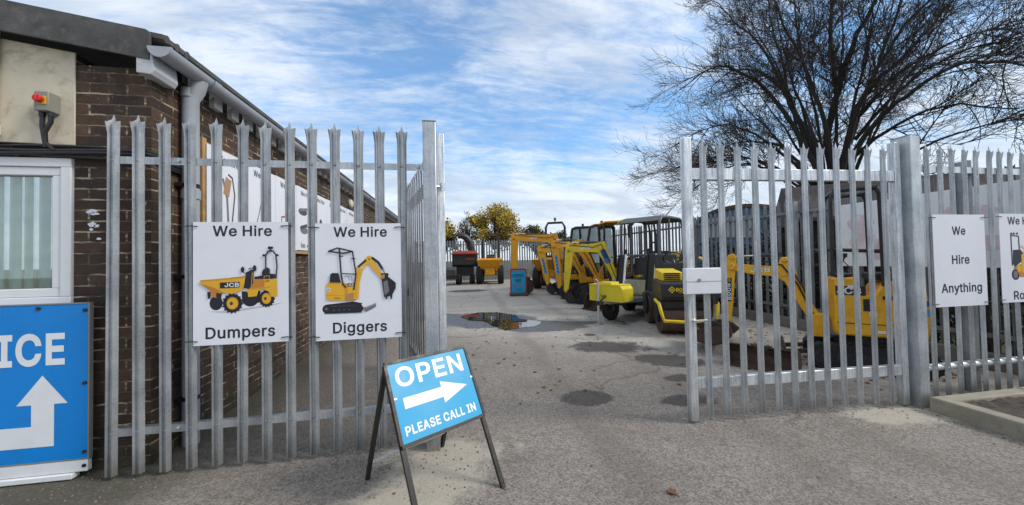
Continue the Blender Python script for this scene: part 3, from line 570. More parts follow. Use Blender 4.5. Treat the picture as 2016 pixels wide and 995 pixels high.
# ================================================================== GROUND
mb = MB()
ys = [-60, -5, 0, 3.5, 10, 22, 60, 200, 1500]
xs_ = [-1500, -40, -2.2, 3, 6.6, 40, 1500]
for yy in ys:
    for xx in xs_: mb.v.append((xx, yy, gz(min(yy, 22))))
nx = len(xs_)
for j in range(len(ys)-1):
    for i in range(nx-1): mb.f.append((j*nx+i, j*nx+i+1, (j+1)*nx+i+1, (j+1)*nx+i)); mb.mi.append(0)
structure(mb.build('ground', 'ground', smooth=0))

# puddle of standing water
mb = MB(); rnd = random.Random(3); pts = []
ctrl = [(.22, 8.62), (.55, 9.05), (1.1, 9.1), (1.5, 8.5), (1.62, 7.9), (1.95, 7.5), (1.72, 7.18), (1.45, 7.05), (1.12, 6.85), (.88, 7.2), (.78, 7.7), (.42, 8.2)]
n = len(ctrl)
for i in range(n):
    p0, p1, p2, p3 = (Vector(ctrl[(i+k-1) % n]) for k in range(4))
    for t in [k_/12 for k_ in range(12)]:
        a = .5*((2*p1)+(p2-p0)*t+(2*p0-5*p1+4*p2-p3)*t*t+(3*p1-p0-3*p2+p3)*t**3)
        pts.append((a.x+rnd.uniform(-.022, .022)+.03*sin(9*a.y), a.y+rnd.uniform(-.03, .03)+.04*sin(11*a.x)))
mb.add([(px, py, gz(py)+.006) for px, py in pts], [tuple(range(len(pts)))])
structure(mb.build('puddle_water', 'water', smooth=0))

# planting bed and kerb at the right
mb = MB(); rnd = random.Random(5)
NX, NY = 44, 44
for j in range(NY+1):
    for i in range(NX+1):
        mb.v.append((4.26+i*.06, 2.40-j*.06, .085+rnd.uniform(-.012, .018)))
for j in range(NY):
    for i in range(NX): mb.f.append((j*(NX+1)+i, j*(NX+1)+i+1, (j+1)*(NX+1)+i+1, (j+1)*(NX+1)+i)); mb.mi.append(0)
stuff(mb.build('soil', 'soil', smooth=0))
mb = MB()
for k in range(4):
    y1 = 2.50-k*.915; mb.box(4.13, 4.26, y1-.905, y1, -.02, .125+.004*(k % 2))
for k in range(3):
    x0 = 4.266+k*.915; mb.box(x0, x0+.905, 2.40, 2.51, -.02, .118+.004*(k % 2))
structure(mb.build('kerb', 'concrete', bevel=.012))

# ================================================================== BRICK BUILDING
BY = 2.95                                   # front wall plane
def bz(y): return .0125*(y-BY)              # the eaves climb with the yard


def wall_uv(me):
    uv = me.uv_layers.new(name='UVMap')
    for pp in me.polygons:
        nn = pp.normal
        for li in pp.loop_indices:
            v = me.vertices[me.loops[li].vertex_index].co
            uv.data[li].uv = (v.x, v.z) if abs(nn.y) > .6 else ((v.y+.11, v.z) if abs(nn.x) > .6 else (v.x, v.y))


bld = thing('brick_building', 'long low building of dark brown brick with white window and grey gutter', 'building', (0, 0, 0))
mb = MB()
SL = .152
def rz_(x): return 2.985+SL*(-2.04-x)
WX0, WX1, WZ0, WZ1 = -3.95, -2.56, 1.14, 2.16
mb.box(WX1, -2.1, BY, BY+.22, -.05, 2.82)
mb.prism([(-9, WZ1+.002), (WX1-.002, WZ1+.002), (WX1-.002, 2.9), (-9, 2.9+SL*6.4)], BY+.003, BY+.22)
mb.box(-9, WX1-.002, BY, BY+.22, -.05, WZ0-.002)
mb.box(-9, WX0-.002, BY+.002, BY+.22, WZ0, WZ1)
mb.prism([(BY+.224, -.05), (15.4, -.05), (15.4, 2.86+bz(15.4)), (BY+.224, 2.86)], -2.32, -2.1, 'x')
mb.prism([(-9, -.05), (-2.33, -.05), (-2.33, 2.98), (-9, 2.98+SL*6.6)], 15.2, 15.4)
me = mb.mesh('wall', 'brick', smooth=0); wall_uv(me); link('wall', me, bld)

mb = MB()
mb.prism([(-8.9, 2.25), (-2.552, 2.25), (-2.552, 2.90), (-8.9, 2.90+SL*6.35)], BY-.012, BY-.0005)
mb.build('rendered_panel', 'render', bld, bevel=.004)

# roof sheet, verge band, eaves
mb = MB()
ya, yb = BY-.10, 15.5
for (x, dz) in ((-1.97, 0), (-9.2, 0)):
    pass
vs = []
for y in (ya, yb):
    for x in (-1.96, -9.2):
        vs += [(x, y, rz_(x)+bz(y)+.02), (x, y, rz_(x)+bz(y)+.055)]
mb.add(vs, [(0, 1, 3, 2), (4, 6, 7, 5), (0, 2, 6, 4), (1, 5, 7, 3), (0, 4, 5, 1), (2, 3, 7, 6)])
for k in range(3): mb.tube([(-1.955, ya+.03+.1*k, rz_(-1.96)+.035), (-2.3, ya+.03+.1*k, rz_(-2.3)+.04)], .028, 8)
rf = mb.build('roof', 'felt', bld)
mb = MB()
mb.prism([(-2.035, 2.835), (-2.03, 3.03), (-2.06, 3.05), (-9.2, 3.05+SL*7.14), (-9.2, 2.835+SL*7.16)], ya-.012, ya+.006)
mb.build('verge', 'felt', rf, bevel=.004)
mb = MB()
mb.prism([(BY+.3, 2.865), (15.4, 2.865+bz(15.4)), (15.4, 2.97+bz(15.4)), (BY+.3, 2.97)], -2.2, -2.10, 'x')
mb.build('eaves_gap_shade', 'black_paint', bld)  # black face paints in the shade of the gaps between rafter ends
rend = MB().box(-2.098, -2.055, 0, .115, -.055, .085).mesh('rafter_end', 'white_pvc')
y = BY+.36
while y < 15.2:
    link('rafter_end', rend, bld, loc=(0, y, 2.86+bz(y))); y += .26
mb = MB()
mb.prism([(-2.118, 2.745), (-2.03, 2.735), (-2.01, 2.77), (-2.02, 2.87), (-2.035, 2.92), (-2.118, 2.93)], ya-.006, BY+.12)
mb.build('box_end', 'dull_white', bld, bevel=.004)

# half round gutter with its stop end
mb = MB(); gx, gr = -1.965, .068
prof = [(gx+gr*cos(R(a)), gr*sin(R(a))) for a in range(180, 361, 15)] + [(gx+(gr-.006)*cos(R(a)), (gr-.006)*sin(R(a))) for a in range(360, 179, -15)]
def sweep(mbx, pr, y0, y1, z0):
    n = len(pr); vs = [(x, y0, z+z0+bz(y0)) for x, z in pr] + [(x, y1, z+z0+bz(y1)) for x, z in pr]
    mbx.add(vs, [(i, (i+1) % n, n+(i+1) % n, n+i) for i in range(n)])
GZ = 2.925
sweep(mb, prof, ya-.02, 15.5, GZ)
for yy in (3.3, 6.2, 9.2, 12.2):
    big = [(gx+(x-gx)*1.10, z*1.10) for x, z in prof]; sweep(mb, big, yy, yy+.09, GZ)
for yy in (4.2, 5.2, 7.2, 8.2, 10.2, 11.2, 13.2, 14.2):
    big = [(gx+(x-gx)*1.06, z*1.06) for x, z in prof]; sweep(mb, big, yy, yy+.03, GZ)
gt = mb.build('gutter', 'grey_pvc', bld)
mb = MB()
half = [(gx+(gr+.006)*cos(R(a)), GZ+(gr+.006)*sin(R(a))) for a in range(180, 361, 12)]
mb.prism(half, ya-.028, ya-.012); mb.build('stop_end', 'grey_pvc', gt)
# downpipe
mb = MB(); dx_, dy_ = -2.03, 3.235
mb.tube([(gx, dy_, GZ-.04), (gx-.02, dy_, GZ-.12), (dx_, dy_, GZ-.2), (dx_, dy_, 2.3), (dx_, dy_, 1.0), (dx_, dy_, -.03)], .055, 16)
for z in (2.74, 1.93): mb.tube([(dx_, dy_, z), (dx_, dy_, z+.07)], .062, 16)
dp = mb.build('downpipe', 'grey_pvc', bld)
for z in (1.30, 2.02, .35):
    mb = MB(); mb.tube([(dx_, dy_, z), (dx_, dy_, z+.03)], .060, 16); mb.box(-2.098, dx_-.03, dy_-.075, dy_+.075, z, z+.03); mb.build('bracket', 'black_plastic', dp)
mb = MB()
mb.tube([(-3.0, BY-.05, 2.33), (-3.0, BY-.05, 3.32)], .045, 14); mb.tube([(-3.0, BY-.05, 2.30), (-3.0, BY-.05, 2.36)], .052, 14)
mb.build('vent_pipe', 'white_pvc', bld)

# window
mb = MB(); a, b_ = BY-.02, BY+.05
t = .062
def frame_box(mbx, x0, x1, z0, z1, t, y0, y1):
    mbx.box(x0, x1, y0, y1, z1-t, z1); mbx.box(x0, x1, y0, y1, z0, z0+t)
    mbx.box(x0, x0+t, y0, y1, z0+t+.0005, z1-t-.0005); mbx.box(x1-t, x1, y0, y1, z0+t+.0005, z1-t-.0005)
frame_box(mb, WX0+.003, WX1-.003, WZ0+.003, WZ1-.003, t, a, b_)
frame_box(mb, WX0+.003+t, WX1-.003-t, WZ0+t+.005, WZ1-t-.005, .056, a+.012, b_+.01)
win = mb.build('window', 'white_pvc', bld, bevel=.005)
mb = MB(); mb.box(WX0+.1, WX1-.1, BY+.022, BY+.028, WZ0+.1, WZ1-.1); mb.build('pane', 'glass', win)
mb = MB(); x = WX0+.08; k = 0
while x < WX1-.06:
    w = .089
    tl = -.012+.010*sin(k*2.7); pr = [(x+w*.80*t_, BY+.095-.016*sin(pi*t_)+(tl*t_)) for t_ in (0, .25, .5, .75, 1)]
    mb.prism(pr + [(px, py+.002) for px, py in reversed(pr)], WZ0+.09, WZ1-.02, 'z')
    mb.box(x+.01, x+w-.01, BY+.100, BY+.104, WZ0+.085, WZ0+.095); x += .085; k += 1
mb.build('vertical_blind', 'blind', win)
mb = MB(); mb.box(WX0-.05, WX1+.0, BY-.07, BY+.05, WZ0-.045, WZ0-.003); mb.build('sill', 'white_pvc', win, bevel=.006)
# paint splashes left on the bricks
mb = MB(); rnd = random.Random(11)
for cx, cz, rx, rz2 in ((-2.455, 1.79, .035, .018), (-2.44, 1.775, .03, .010), (-2.455, 1.70, .028, .022), (-2.43, 1.69, .02, .012), (-2.46, 1.665, .014, .01), (-2.415, 1.60, .018, .008)):
    mb.prism([(cx+rx*cos(a_)*rnd.uniform(.6, 1.15), cz+rz2*sin(a_)*rnd.uniform(.6, 1.15)) for a_ in [2*pi*k/14 for k in range(14)]], BY-.0025, BY+.002)
mb.build('paint_splash', 'white_ink', bld)

# oval bulkhead lamp on the side wall
bl = thing('bulkhead_light', 'small oval cream bulkhead light high on the brick side wall under the gutter', 'wall light', (-2.1, 8.05, 2.66))
mb = MB(); mb.lathe([(0, 0), (.10, 0), (.105, .03), (.0, .03)], (0, 0, 0), 'x', 20); mb.build('back_plate', 'boxgrey', bl)
mb = MB(); mb.lathe([(.092, .03), (.085, .06), (.05, .085), (0, .09)], (0, 0, 0), 'x', 20); mb.build('diffuser', 'render', bl)

# isolator switch and cables on the front wall
SWX = -2.665
sw = thing('isolator_switch', 'grey switch box with a red rotary knob on the cream rendered wall', 'switch box', (SWX, BY-.012, 2.52))
mb = MB(); mb.box(-.050, .032, -.078, 0, -.066, .066); mb.build('enclosure', 'boxgrey', sw, bevel=.006)
mb = MB(); mb.box(-.022, .022, -.083, -.0785, -.022, .030); mb.build('backing_plate', 'knobyellow', sw)
mb = MB(); mb.disc((-.008, -.096, .008), .024, .026, 'y', 20); mb.box(-.014, -.002, -.116, -.107, -.014, .030); mb.build('knob', 'redknob', sw, bevel=.003)
mb = MB()
mb.tube([(-.03, -.045, -.066), (-.03, -.045, -.16), (-.03, -.03, -.25), (-.02, -.03, -.30)], .013, 10)
mb.tube([(.02, -.045, -.066), (.018, -.045, -.13), (-.015, -.045, -.20), (-.02, -.035, -.27), (.03, -.03, -.32)], .013, 10)
for xx in (-.03, .02): mb.tube([(xx, -.045, -.095), (xx, -.045, -.065)], .017, 10)
mb.build('flex_conduit', 'black_plastic', sw)
mb = MB(); rnd = random.Random(2)
for k, (dz, dy, r) in enumerate(((.0, -.026, .014), (-.025, -.03, .012), (.022, -.024, .009), (-.042, -.022, .009), (.034, -.02, .007))):
    pts = [(x_, BY-.012+dy, 2.205+dz+.010*sin(x_*5+k)+rnd.uniform(-.003, .003)) for x_ in [-8+.2*j for j in range(30)] if x_ < -2.16]
    pts += [(-2.1, BY-.03, 2.195+dz), (-2.075-.008*k, BY+.03, 2.19+dz), (-2.075, 3.1, 2.17+dz), (-2.075, 3.6, 2.15+dz)]
    mb.tube(pts, r, 8)
tag(mb.build('cable_bundle', 'black_plastic'), 'bundle of black cables running along the brick wall above the window', 'cables')

# blue sign under the window
SY = 2.865
sg = thing('office_sign', 'large blue sign with white letters ICE and a bent white arrow below the window', 'sign', (-2.4, SY, .13))
mb = MB(); mb.box(-1.6, 0, 0, .02, .0, 1.03); mb.build('panel', 'sign_blue', sg, bevel=.003)
mb = MB(); frame_box(mb, -1.606, .006, -.006, 1.036, .007, -.004, .024); mb.build('edge_trim', 'boxgrey', sg)
mb = MB()
text_on(mb, 'ICE', (-.318, 0, .735), (1, 0, 0), (0, 0, 1), w=.37, h=.215, bold=.038)
mb.build('lettering', 'white_ink', sg, smooth=0)
mb = MB()
mb.add([(x_, -.0015, z_) for x_, z_ in ((-.19, .10), (-.19, .375), (-.115, .375), (-.255, .565), (-.395, .375), (-.315, .375), (-.315, .235), (-.75, .235), (-.75, .10))], [(0, 1, 2, 3, 4, 5), (0, 5, 6), (0, 6, 7, 8)])
mb.build('arrow', 'white_ink', sg, smooth=0)
mb = MB(); mb.box(-1.6, -.002, -.002, .03, -.085, -.008); mb.box(-1.6, -.075, -.02, .035, -.122, -.088); mb.build('bottom_rail', 'white_pvc', sg, bevel=.004)
mb = MB()
for x_, z_ in ((-.02, .985), (-.02, .045), (-.02, .5), (-.28, 1.005), (-.02, -.045)): mb.disc((x_, -.004, z_), .012, .006, 'y', 10)
mb.build('screw', 'dirty_black', sg)

# ================================================================== PALISADE FENCES AND GATES
def pale_mesh(z0=.03, top=2.43, detail=True, mat='galv', bolts=(.30, 2.12), depth=1.):
    """W section pale: two raised shoulders, centre strip touching the rail, split and splayed triple point"""
    mb = MB()
    cols = [(x_*(1 if depth == 1 else .92), y_*depth) for x_, y_ in ((-.034, .004), (-.021, -.021), (-.016, -.021), (-.010, -.002), (0, 0), (.010, -.002), (.016, -.021), (.021, -.021), (.034, .004))]
    tz = [-.045, -.06, -.062, -.035, 0, -.035, -.062, -.06, -.045]
    rows = []
    for kind in ((0, 1, 2) if detail else (0, 2)):
        row = []
        for (x, y), d in zip(cols, tz):
            if kind == 0: row.append((x, y, z0))
            elif kind == 1: row.append((x, y, top-.13))
            else: row.append((x*(1.32 if abs(x) > .015 else 1), y-(.010 if abs(x) > .015 else 0), top+d))
        rows.append(row)
    n = len(cols); t = .003
    front = [v for r in rows for v in r]; back = [(x*.95, y+t, z) for x, y, z in front]
    nf = len(front); vs = front+back; fs = []
    for j in range(len(rows)-1):
        for i in range(n-1):
            a = j*n+i; fs += [(a, a+1, a+n+1, a+n), (nf+a, nf+a+n, nf+a+n+1, nf+a+1)]
        fs += [(j*n, j*n+n, nf+j*n+n, nf+j*n), (j*n+n-1, nf+j*n+n-1, nf+j*n+2*n-1, j*n+2*n-1)]
    L = (len(rows)-1)*n
    for i in range(n-1): fs += [(i, nf+i, nf+i+1, i+1), (L+i, L+i+1, nf+L+i+1, nf+L+i)]
    mb.add(vs, fs)
    if detail:
        for z in bolts: mb.lathe([(0, -.010), (.008, -.008), (.011, -.003), (.011, .0)], (0, 0, z), 'y', 10)
    return mb.mesh('pale', mat, smooth=30)


P_NEAR = pale_mesh()
P_GATE = pale_mesh(.05, 2.39, mat='galv', bolts=(.33, 2.10), depth=.45)
P_PANEL = pale_mesh(depth=.45)
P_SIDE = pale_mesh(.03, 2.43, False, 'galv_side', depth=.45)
P_THIN = pale_mesh(.05, 2.39, mat='galv', bolts=(), depth=.35)
P_FAR = pale_mesh(.03, 2.43, False, 'galv_dull')


def rail_mb(x0, x1, z, hh=.05, y0=.004, d=.045, bolts=0):
    mb = MB(); mb.box(x0, x1, y0, y0+.006, z-hh/2, z+hh/2); mb.box(x0, x1, y0+.006, y0+d, z+hh/2-.006, z+hh/2)
    return mb


# left front panel
lf = thing('palisade_fence', 'galvanised palisade fence panel in front of the brick wall with two white posters', 'fence', (-2.218, 2.80, 0), group='galvanised palisade fences')
def pale_in(t, me_, x, y, wob=.006):
    o = link('pale', me_, t, loc=(x, y, random.uniform(-wob, wob))); o.rotation_euler = (random.uniform(-.003, .003), random.uniform(-.004, .004), random.uniform(-.05, .05)); return o
for i in range(13): pale_in(lf, P_NEAR, .155*i, 0)
for z, hh in ((2.12, .05), (.30, .05)):
    rl = rail_mb(-.02, 2.02, z, hh).build('rail', 'galv', lf)
    mb = MB()
    for xx in (.385, 1.99): mb.lathe([(0, -.012), (.012, -.009), (.015, .0), (.015, .004)], (xx, .004, z), 'y', 10)
    mb.build('bolt', 'galv', rl)

# right front panel
rp = thing('palisade_fence', 'galvanised palisade fence panel beside the kerbed planting bed with the Anything poster', 'fence', (4.488, 2.66, 0), group='galvanised palisade fences')
for i in range(17): pale_in(rp, P_PANEL, .155*i, 0)
rail_mb(-.12, 2.6, 2.19, .06).build('rail', 'galv_new', rp)
mb = MB(); mb.tube([(-.12, .034, .30), (2.6, .034, .30)], .032, 14); mb.build('rail', 'galv_new', rp)
for xx in (.60, 2.55):
    mb = MB(); mb.box(xx-.003, xx+.003, .04, .14, -.05, 2.3); mb.box(xx-.03, xx+.03, .036, .042, -.05, 2.3); mb.box(xx-.03, xx+.03, .14, .146, -.05, 2.3)
    mb.build('post', 'galv_dull', rp)


def square_post(name, label, x, y, h, w, d, mat, hinges=(), side=1, rz=0):
    t = thing(name, label, 'gate post', (x, y, 0), rz, 'steel gate posts')
    mb = MB(); mb.box(-w/2, w/2, -d/2, d/2, -.05, h); mb.build('post', mat, t, bevel=.006)
    mb = MB(); mb.box(-w/2-.002, w/2+.002, -d/2-.002, d/2+.002, h+.0005, h+.006); mb.build('cap', 'galv_dull', t)
    for z in hinges:
        mb = MB(); mb.tube([(side*w*.3, d/2, z), (side*(w/2+.03), d/2+.03, z), (side*(w/2+.05), d/2+.0, z)], .010, 8)
        mb.tube([(side*(w/2+.04), d/2+.02, z-.03), (side*(w/2+.04), d/2+.02, z+.03)], .016, 10)
        mb.build('hinge', 'chrome', t)
    return t


square_post('gate_post', 'square galvanised gate post behind the blue OPEN sign', -.14, 2.77, 2.45, .098, .10, 'galv_post', (1.98, .32), 1)
square_post('gate_post', 'wide bright galvanised gate post at the corner of the kerb', 4.175, 2.62, 2.46, .115, .15, 'galv_post', (1.93, .62), -1)


def gate_leaf(label, hinge, free, n, mat_stile, lock):
    hx, hy = hinge; fx, fy = free
    L_ = math.hypot(fx-hx, fy-hy); ang = math.atan2(fy-hy, fx-hx)
    t = thing('palisade_gate', label, 'gate', (hx, hy, gz((hy+fy)/2)*.6), ang, 'palisade gate leaves')
    sgn = 1 if abs(ang) < pi/2 else -1        # which local side faces the camera
    for x_, w in ((.03, .06), (L_-.035, .07)):
        mb = MB(); mb.box(x_-w/2, x_+w/2, -.03, .03, .02, 2.41); mb.build('stile', mat_stile, t, bevel=.004)
    sp = (L_-.07-.035)/(n+.55)
    for i in range(n):
        o = link('pale', P_GATE if sgn > 0 else P_THIN, t, loc=(.06+sp*(i+.75), -.028*sgn, random.uniform(-.006, .006)))
        if sgn < 0: o.rotation_euler = (0, 0, pi)
    for z, hh in ((2.10, .10), (.33, .09)):
        mb = MB(); mb.box(.0605, L_-.0705, -.024, .024, z-hh/2, z+hh/2); mb.build('rail', mat_stile, t, bevel=.004)
    return t, L_, sgn


gl, LL, sg_ = gate_leaf('galvanised palisade gate swung open into the yard beside the brick building', (-.062, 2.87), (-.515, 4.78), 12, 'galv_new', False)
gr_, LR, sg2 = gate_leaf('closed galvanised palisade gate with a white lock box in front of a yellow digger', (4.085, 2.63), (1.965, 2.74), 12, 'galv_new', True)
# lock box on the free stile of the right leaf
mb = MB(); mb.box(LR-.26, LR+.055, .045, .095, 1.085, 1.30); mb.build('lock_box', 'white_pvc', gr_, bevel=.006)
mb = MB(); mb.box(LR-.262, LR+.057, .0955, .097, 1.188, 1.191); mb.disc((LR-.06, .098, 1.20), .014, .006, 'y', 12); mb.build('lock_seam', 'boxgrey', gr_)
mb = MB(); mb.tube([(LR-.035, .04, .86), (LR-.16, .04, .86)], .008, 8); mb.build('slide_bolt', 'chrome', gr_)
# padlock and chain on the open leaf
pk = thing('padlock', 'black padlock hanging on a chain from the open gate stile', 'padlock', (-.50, 4.66, 1.06))
mb = MB(); mb.box(-.035, .035, -.018, .018, -.09, 0); mb.build('lock_body', 'black_plastic', pk, bevel=.008)
mb = MB(); mb.tube([(-.022, 0, -.005), (-.022, 0, .035), (-.01, 0, .055), (.01, 0, .055), (.022, 0, .035), (.022, 0, -.005)], .006, 8); mb.build('shackle', 'chrome', pk)
mb = MB()
for k in range(7):
    c = Vector((-.0+.008*(k % 2), .0, .05+.032*k)); a_ = pi/2*(k % 2)
    mb.tube([c+Vector((cos(a_)*.011*cos(q_), sin(a_)*.011*cos(q_), .021*sin(q_))) for q_ in [2*pi*j/10 for j in range(10)]], .004, 6, closed=True)
mb.build('chain', 'chrome', pk)


def far_fence(label, loc, rz, n, sp, z_of, mats, plinth=False, pm_=None):
    t = thing('palisade_fence', label, 'fence', loc, rz, 'galvanised palisade fences')
    for i in range(n):
        if i < 100: link('pale', pm_ or P_FAR, t, loc=(sp*i, 0, z_of(i*sp)))
    if n > 100:
        mb = MB()
        base = pm_ or P_FAR
        for i in range(100, n):
            mb.add([(v.co.x+sp*i, v.co.y, v.co.z+z_of(i*sp)) for v in base.vertices], [tuple(pp.vertices) for pp in base.polygons])
        stuff(mb.build('pale_run', mats, t, smooth=0))
    L_ = sp*(n-1)
    for z in (2.15, .38):
        mb = MB(); za, zb = z_of(0)+z, z_of(L_)+z
        mb.bar((-.05, .03, za), (L_+.05, .03, zb), .045, .05); mb.build('rail', mats, t)
    x_ = .08
    while x_ < L_:
        mb = MB(); mb.box(x_-.022, x_+.022, .055, .13, -.1+z_of(x_), 2.35+z_of(x_)); mb.build('post', 'galv_dull', t); x_ += 2.75
    if plinth:
        mb = MB(); mb.bar((-.1, .10, z_of(0)+.05), (L_+.1, .10, z_of(L_)+.05), .12, .26); mb.build('plinth', 'plinth', t)
    return t


far_fence('far palisade fence closing the back of the yard behind the dumper and the chipper', (-2.0, 21.4, gz(21.4)), 0, 55, .155, lambda x: 0, 'galv_dull')
# the yard's side fence runs from the back corner to the planting bed, its pales counted from the near end
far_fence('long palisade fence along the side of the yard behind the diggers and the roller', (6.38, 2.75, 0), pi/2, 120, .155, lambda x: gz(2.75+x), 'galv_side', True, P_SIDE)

# ================================================================== POSTERS
TIE = MB(); TIE.tube([(-.045, 0, 0), (-.012, -.005, .003), (.03, -.004, -.002)], .0035, 6); TIE_ME = TIE.mesh('cable_tie', 'black_plastic')


def poster(label, x, y, z, w, h, rz=0, ties=True, group='hire posters on the fence'):
    t = thing('hire_poster', label, 'poster', (x, y, z), rz, group)
    mb = MB(); mb.box(0, w, 0, .004, 0, h); mb.build('board', 'board', t)
    if ties:
        for xx, zz, sx in ((.0, h-.03, 1), (w, h-.03, -1), (.0, .03, 1), (w, .03, -1)):
            o = link('cable_tie', TIE_ME, t, loc=(xx, -.003, zz))
            if sx < 0: o.rotation_euler = (0, 0, 0)
    return t


class Pic:
    """flat printed picture: polygons in the units of a sketch, mapped on a poster"""
    def __init__(s, fx, fz): s.mb = MB(); s.fx = fx; s.fz = fz; s.l = .0006
    def poly(s, pts, mi):
        s.l += .00012
        s.mb.add([(s.fx(x), -s.l, s.fz(y)) for x, y in pts], [tuple(range(len(pts)))], mi)
    def ell(s, cx, cy, rx, ry, mi): s.poly(ellipse(cx, cy, rx, ry), mi)
    def line(s, pts, w, mi):
        s.l += .00012
        P = [Vector(p) for p in pts]
        for i in range(len(P)-1):
            d = (P[i+1]-P[i]).normalized(); nn = Vector((-d.y, d.x)); ws = w if isinstance(w, (int, float)) else None
            w0, w1 = (w, w) if ws else (w[i], w[i+1])
            a = [P[i]+nn*w0/2-d*w0*.25, P[i+1]+nn*w1/2+d*w1*.25, P[i+1]-nn*w1/2+d*w1*.25, P[i]-nn*w0/2-d*w0*.25]
            s.mb.add([(s.fx(v.x), -s.l-.00002*i, s.fz(v.y)) for v in a], [(0, 1, 2, 3)], mi)
    def text(s, txt, cx, cy, w, h, mi, bold=.022):
        s.l += .00012
        x0, x1 = s.fx(cx-w/2), s.fx(cx+w/2); z0, z1 = s.fz(cy+h/2), s.fz(cy-h/2)
        text_on(s.mb, txt, ((x0+x1)/2, 0, (z0+z1)/2), (1, 0, 0), (0, 0, 1), x1-x0, z1-z0, bold, mi, lift=s.l)


def flat_mat(name, col, rough=.4): return pm(name, col, rough, var=.04)
M['ink_yellow'] = flat_mat('printed yellow', (.74, .40, .02)); M['ink_orange'] = flat_mat('printed orange', (.52, .20, .02))
M['ink_grey'] = flat_mat('printed grey', (.16, .16, .17)); M['ink_red'] = flat_mat('printed red', (.34, .05, .03)); M['ink_shadow'] = flat_mat('printed soft shade', (.50, .51, .56))
M['ink_mid'] = flat_mat('printed mid grey', (.05, .05, .055)); M['ink_gold'] = flat_mat('printed gold', (.60, .28, .02)); M['ink_tan'] = flat_mat('printed tan', (.42, .22, .09))
INKS = ['black_ink', 'ink_yellow', 'ink_orange', 'ink_grey', 'white_ink', 'ink_red', 'ink_shadow', 'ink_mid', 'ink_gold', 'ink_tan']
BK, YE, OR, GR, WH, RE, SH, MG, GO, TA = range(10)


def words(t, rows):
    for txt, cx, cz, w, h in rows:
        mb = MB(); text_on(mb, txt, (cx, 0, cz), (1, 0, 0), (0, 0, 1), w, h, .012, lift=.0012); mb.build('lettering', 'black_ink', t, smooth=0)


PY = 2.772
# --- Dumpers
t = poster('white poster reading We Hire Dumpers tied to the fence in front of the brick wall', -1.727, PY, .853, .594, .845)
words(t, [('We Hire', .305, .845-.062, .370, .076), ('Dumpers', .292, .072, .432, .100)])
pc = Pic(lambda x: (x-100)/670*.594, lambda y: .845-(y-58)/868*.845)
pc.poly([(205, 690), (330, 705), (640, 665), (735, 645), (640, 655), (330, 690)], SH)
pc.poly([(435, 555), (570, 555), (560, 640), (440, 640)], BK)
for a in ((258, 632, 45, 50, BK), (498, 612, 58, 52, BK), (372, 637, 66, 66, BK), (614, 611, 54, 58, BK)): pc.ell(*a)
for k in range(16):
    a_ = 2*pi*k/16; pc.line([(372+60*cos(a_), 637+60*sin(a_)), (372+70*cos(a_+.12), 637+70*sin(a_+.12))], 10, BK); pc.line([(614+50*cos(a_), 611+53*sin(a_)), (614+57*cos(a_+.12), 611+61*sin(a_+.12))], 9, BK)
pc.ell(374, 637, 42, 44, GO); pc.ell(374, 637, 34, 36, YE); pc.ell(366, 638, 12, 13, MG)
pc.ell(614, 611, 34, 40, GO); pc.ell(614, 611, 27, 32, YE); pc.ell(606, 611, 10, 12, MG)
pc.poly([(215, 555), (265, 545), (300, 565), (295, 600), (240, 590)], OR); pc.poly([(200, 552), (222, 550), (222, 600), (205, 598)], BK); pc.poly([(262, 556), (300, 560), (296, 600), (262, 592)], BK)
pc.poly([(470, 540), (500, 470), (690, 472), (692, 598), (650, 600), (628, 560), (590, 542), (560, 552), (470, 560)], YE)
pc.poly([(480, 548), (560, 548), (545, 592), (485, 596)], YE)
pc.poly([(508, 476), (600, 474), (600, 528), (500, 536)], OR); pc.poly([(500, 534), (640, 526), (640, 534), (500, 546)], GO)
pc.poly([(148, 488), (155, 468), (350, 456), (470, 448), (468, 475), (440, 548), (375, 570), (310, 558), (255, 525)], YE)
pc.poly([(150, 488), (255, 525), (310, 560), (290, 565), (225, 548)], OR); pc.poly([(150, 468), (350, 456), (470, 448), (470, 458), (350, 468), (165, 480)], GO); pc.poly([(355, 455), (460, 446), (466, 452), (360, 462)], OR)
pc.poly([(470, 420), (515, 400), (525, 415), (520, 500), (492, 540), (455, 530)], BK); pc.line([(515, 420), (508, 520)], 5, GO)
pc.ell(446, 400, 13, 21, BK); pc.ell(531, 392, 13, 23, BK); pc.line([(446, 418), (470, 428)], 5, BK); pc.line([(488, 398), (505, 388), (522, 395)], 6, MG); pc.line([(503, 402), (500, 430)], 6, BK)
pc.poly([(530, 452), (585, 445), (583, 420), (595, 400), (622, 386), (640, 400), (640, 432), (690, 438), (692, 468), (530, 470)], BK)
pc.line([(610, 405), (611, 300), (628, 272), (664, 270), (684, 298), (692, 380), (684, 465)], 11, MG); pc.line([(628, 272), (645, 262), (664, 270)], 8, MG)
pc.ell(638, 246, 12, 11, BK); pc.ell(655, 246, 10, 10, BK); pc.line([(646, 250), (646, 268)], 8, BK)
for x_ in (598, 693): pc.ell(x_, 300, 11, 9, BK)
pc.line([(600, 470), (600, 450), (638, 448), (638, 470)], 4, GO)
pc.poly([(290, 488), (425, 485), (425, 524), (290, 528)], BK); pc.text('JCB', 372, 506, 100, 30, WH); pc.text('JCB', 620, 484, 32, 10, BK)
pc.mb.build('printed_picture', INKS, t, smooth=0)
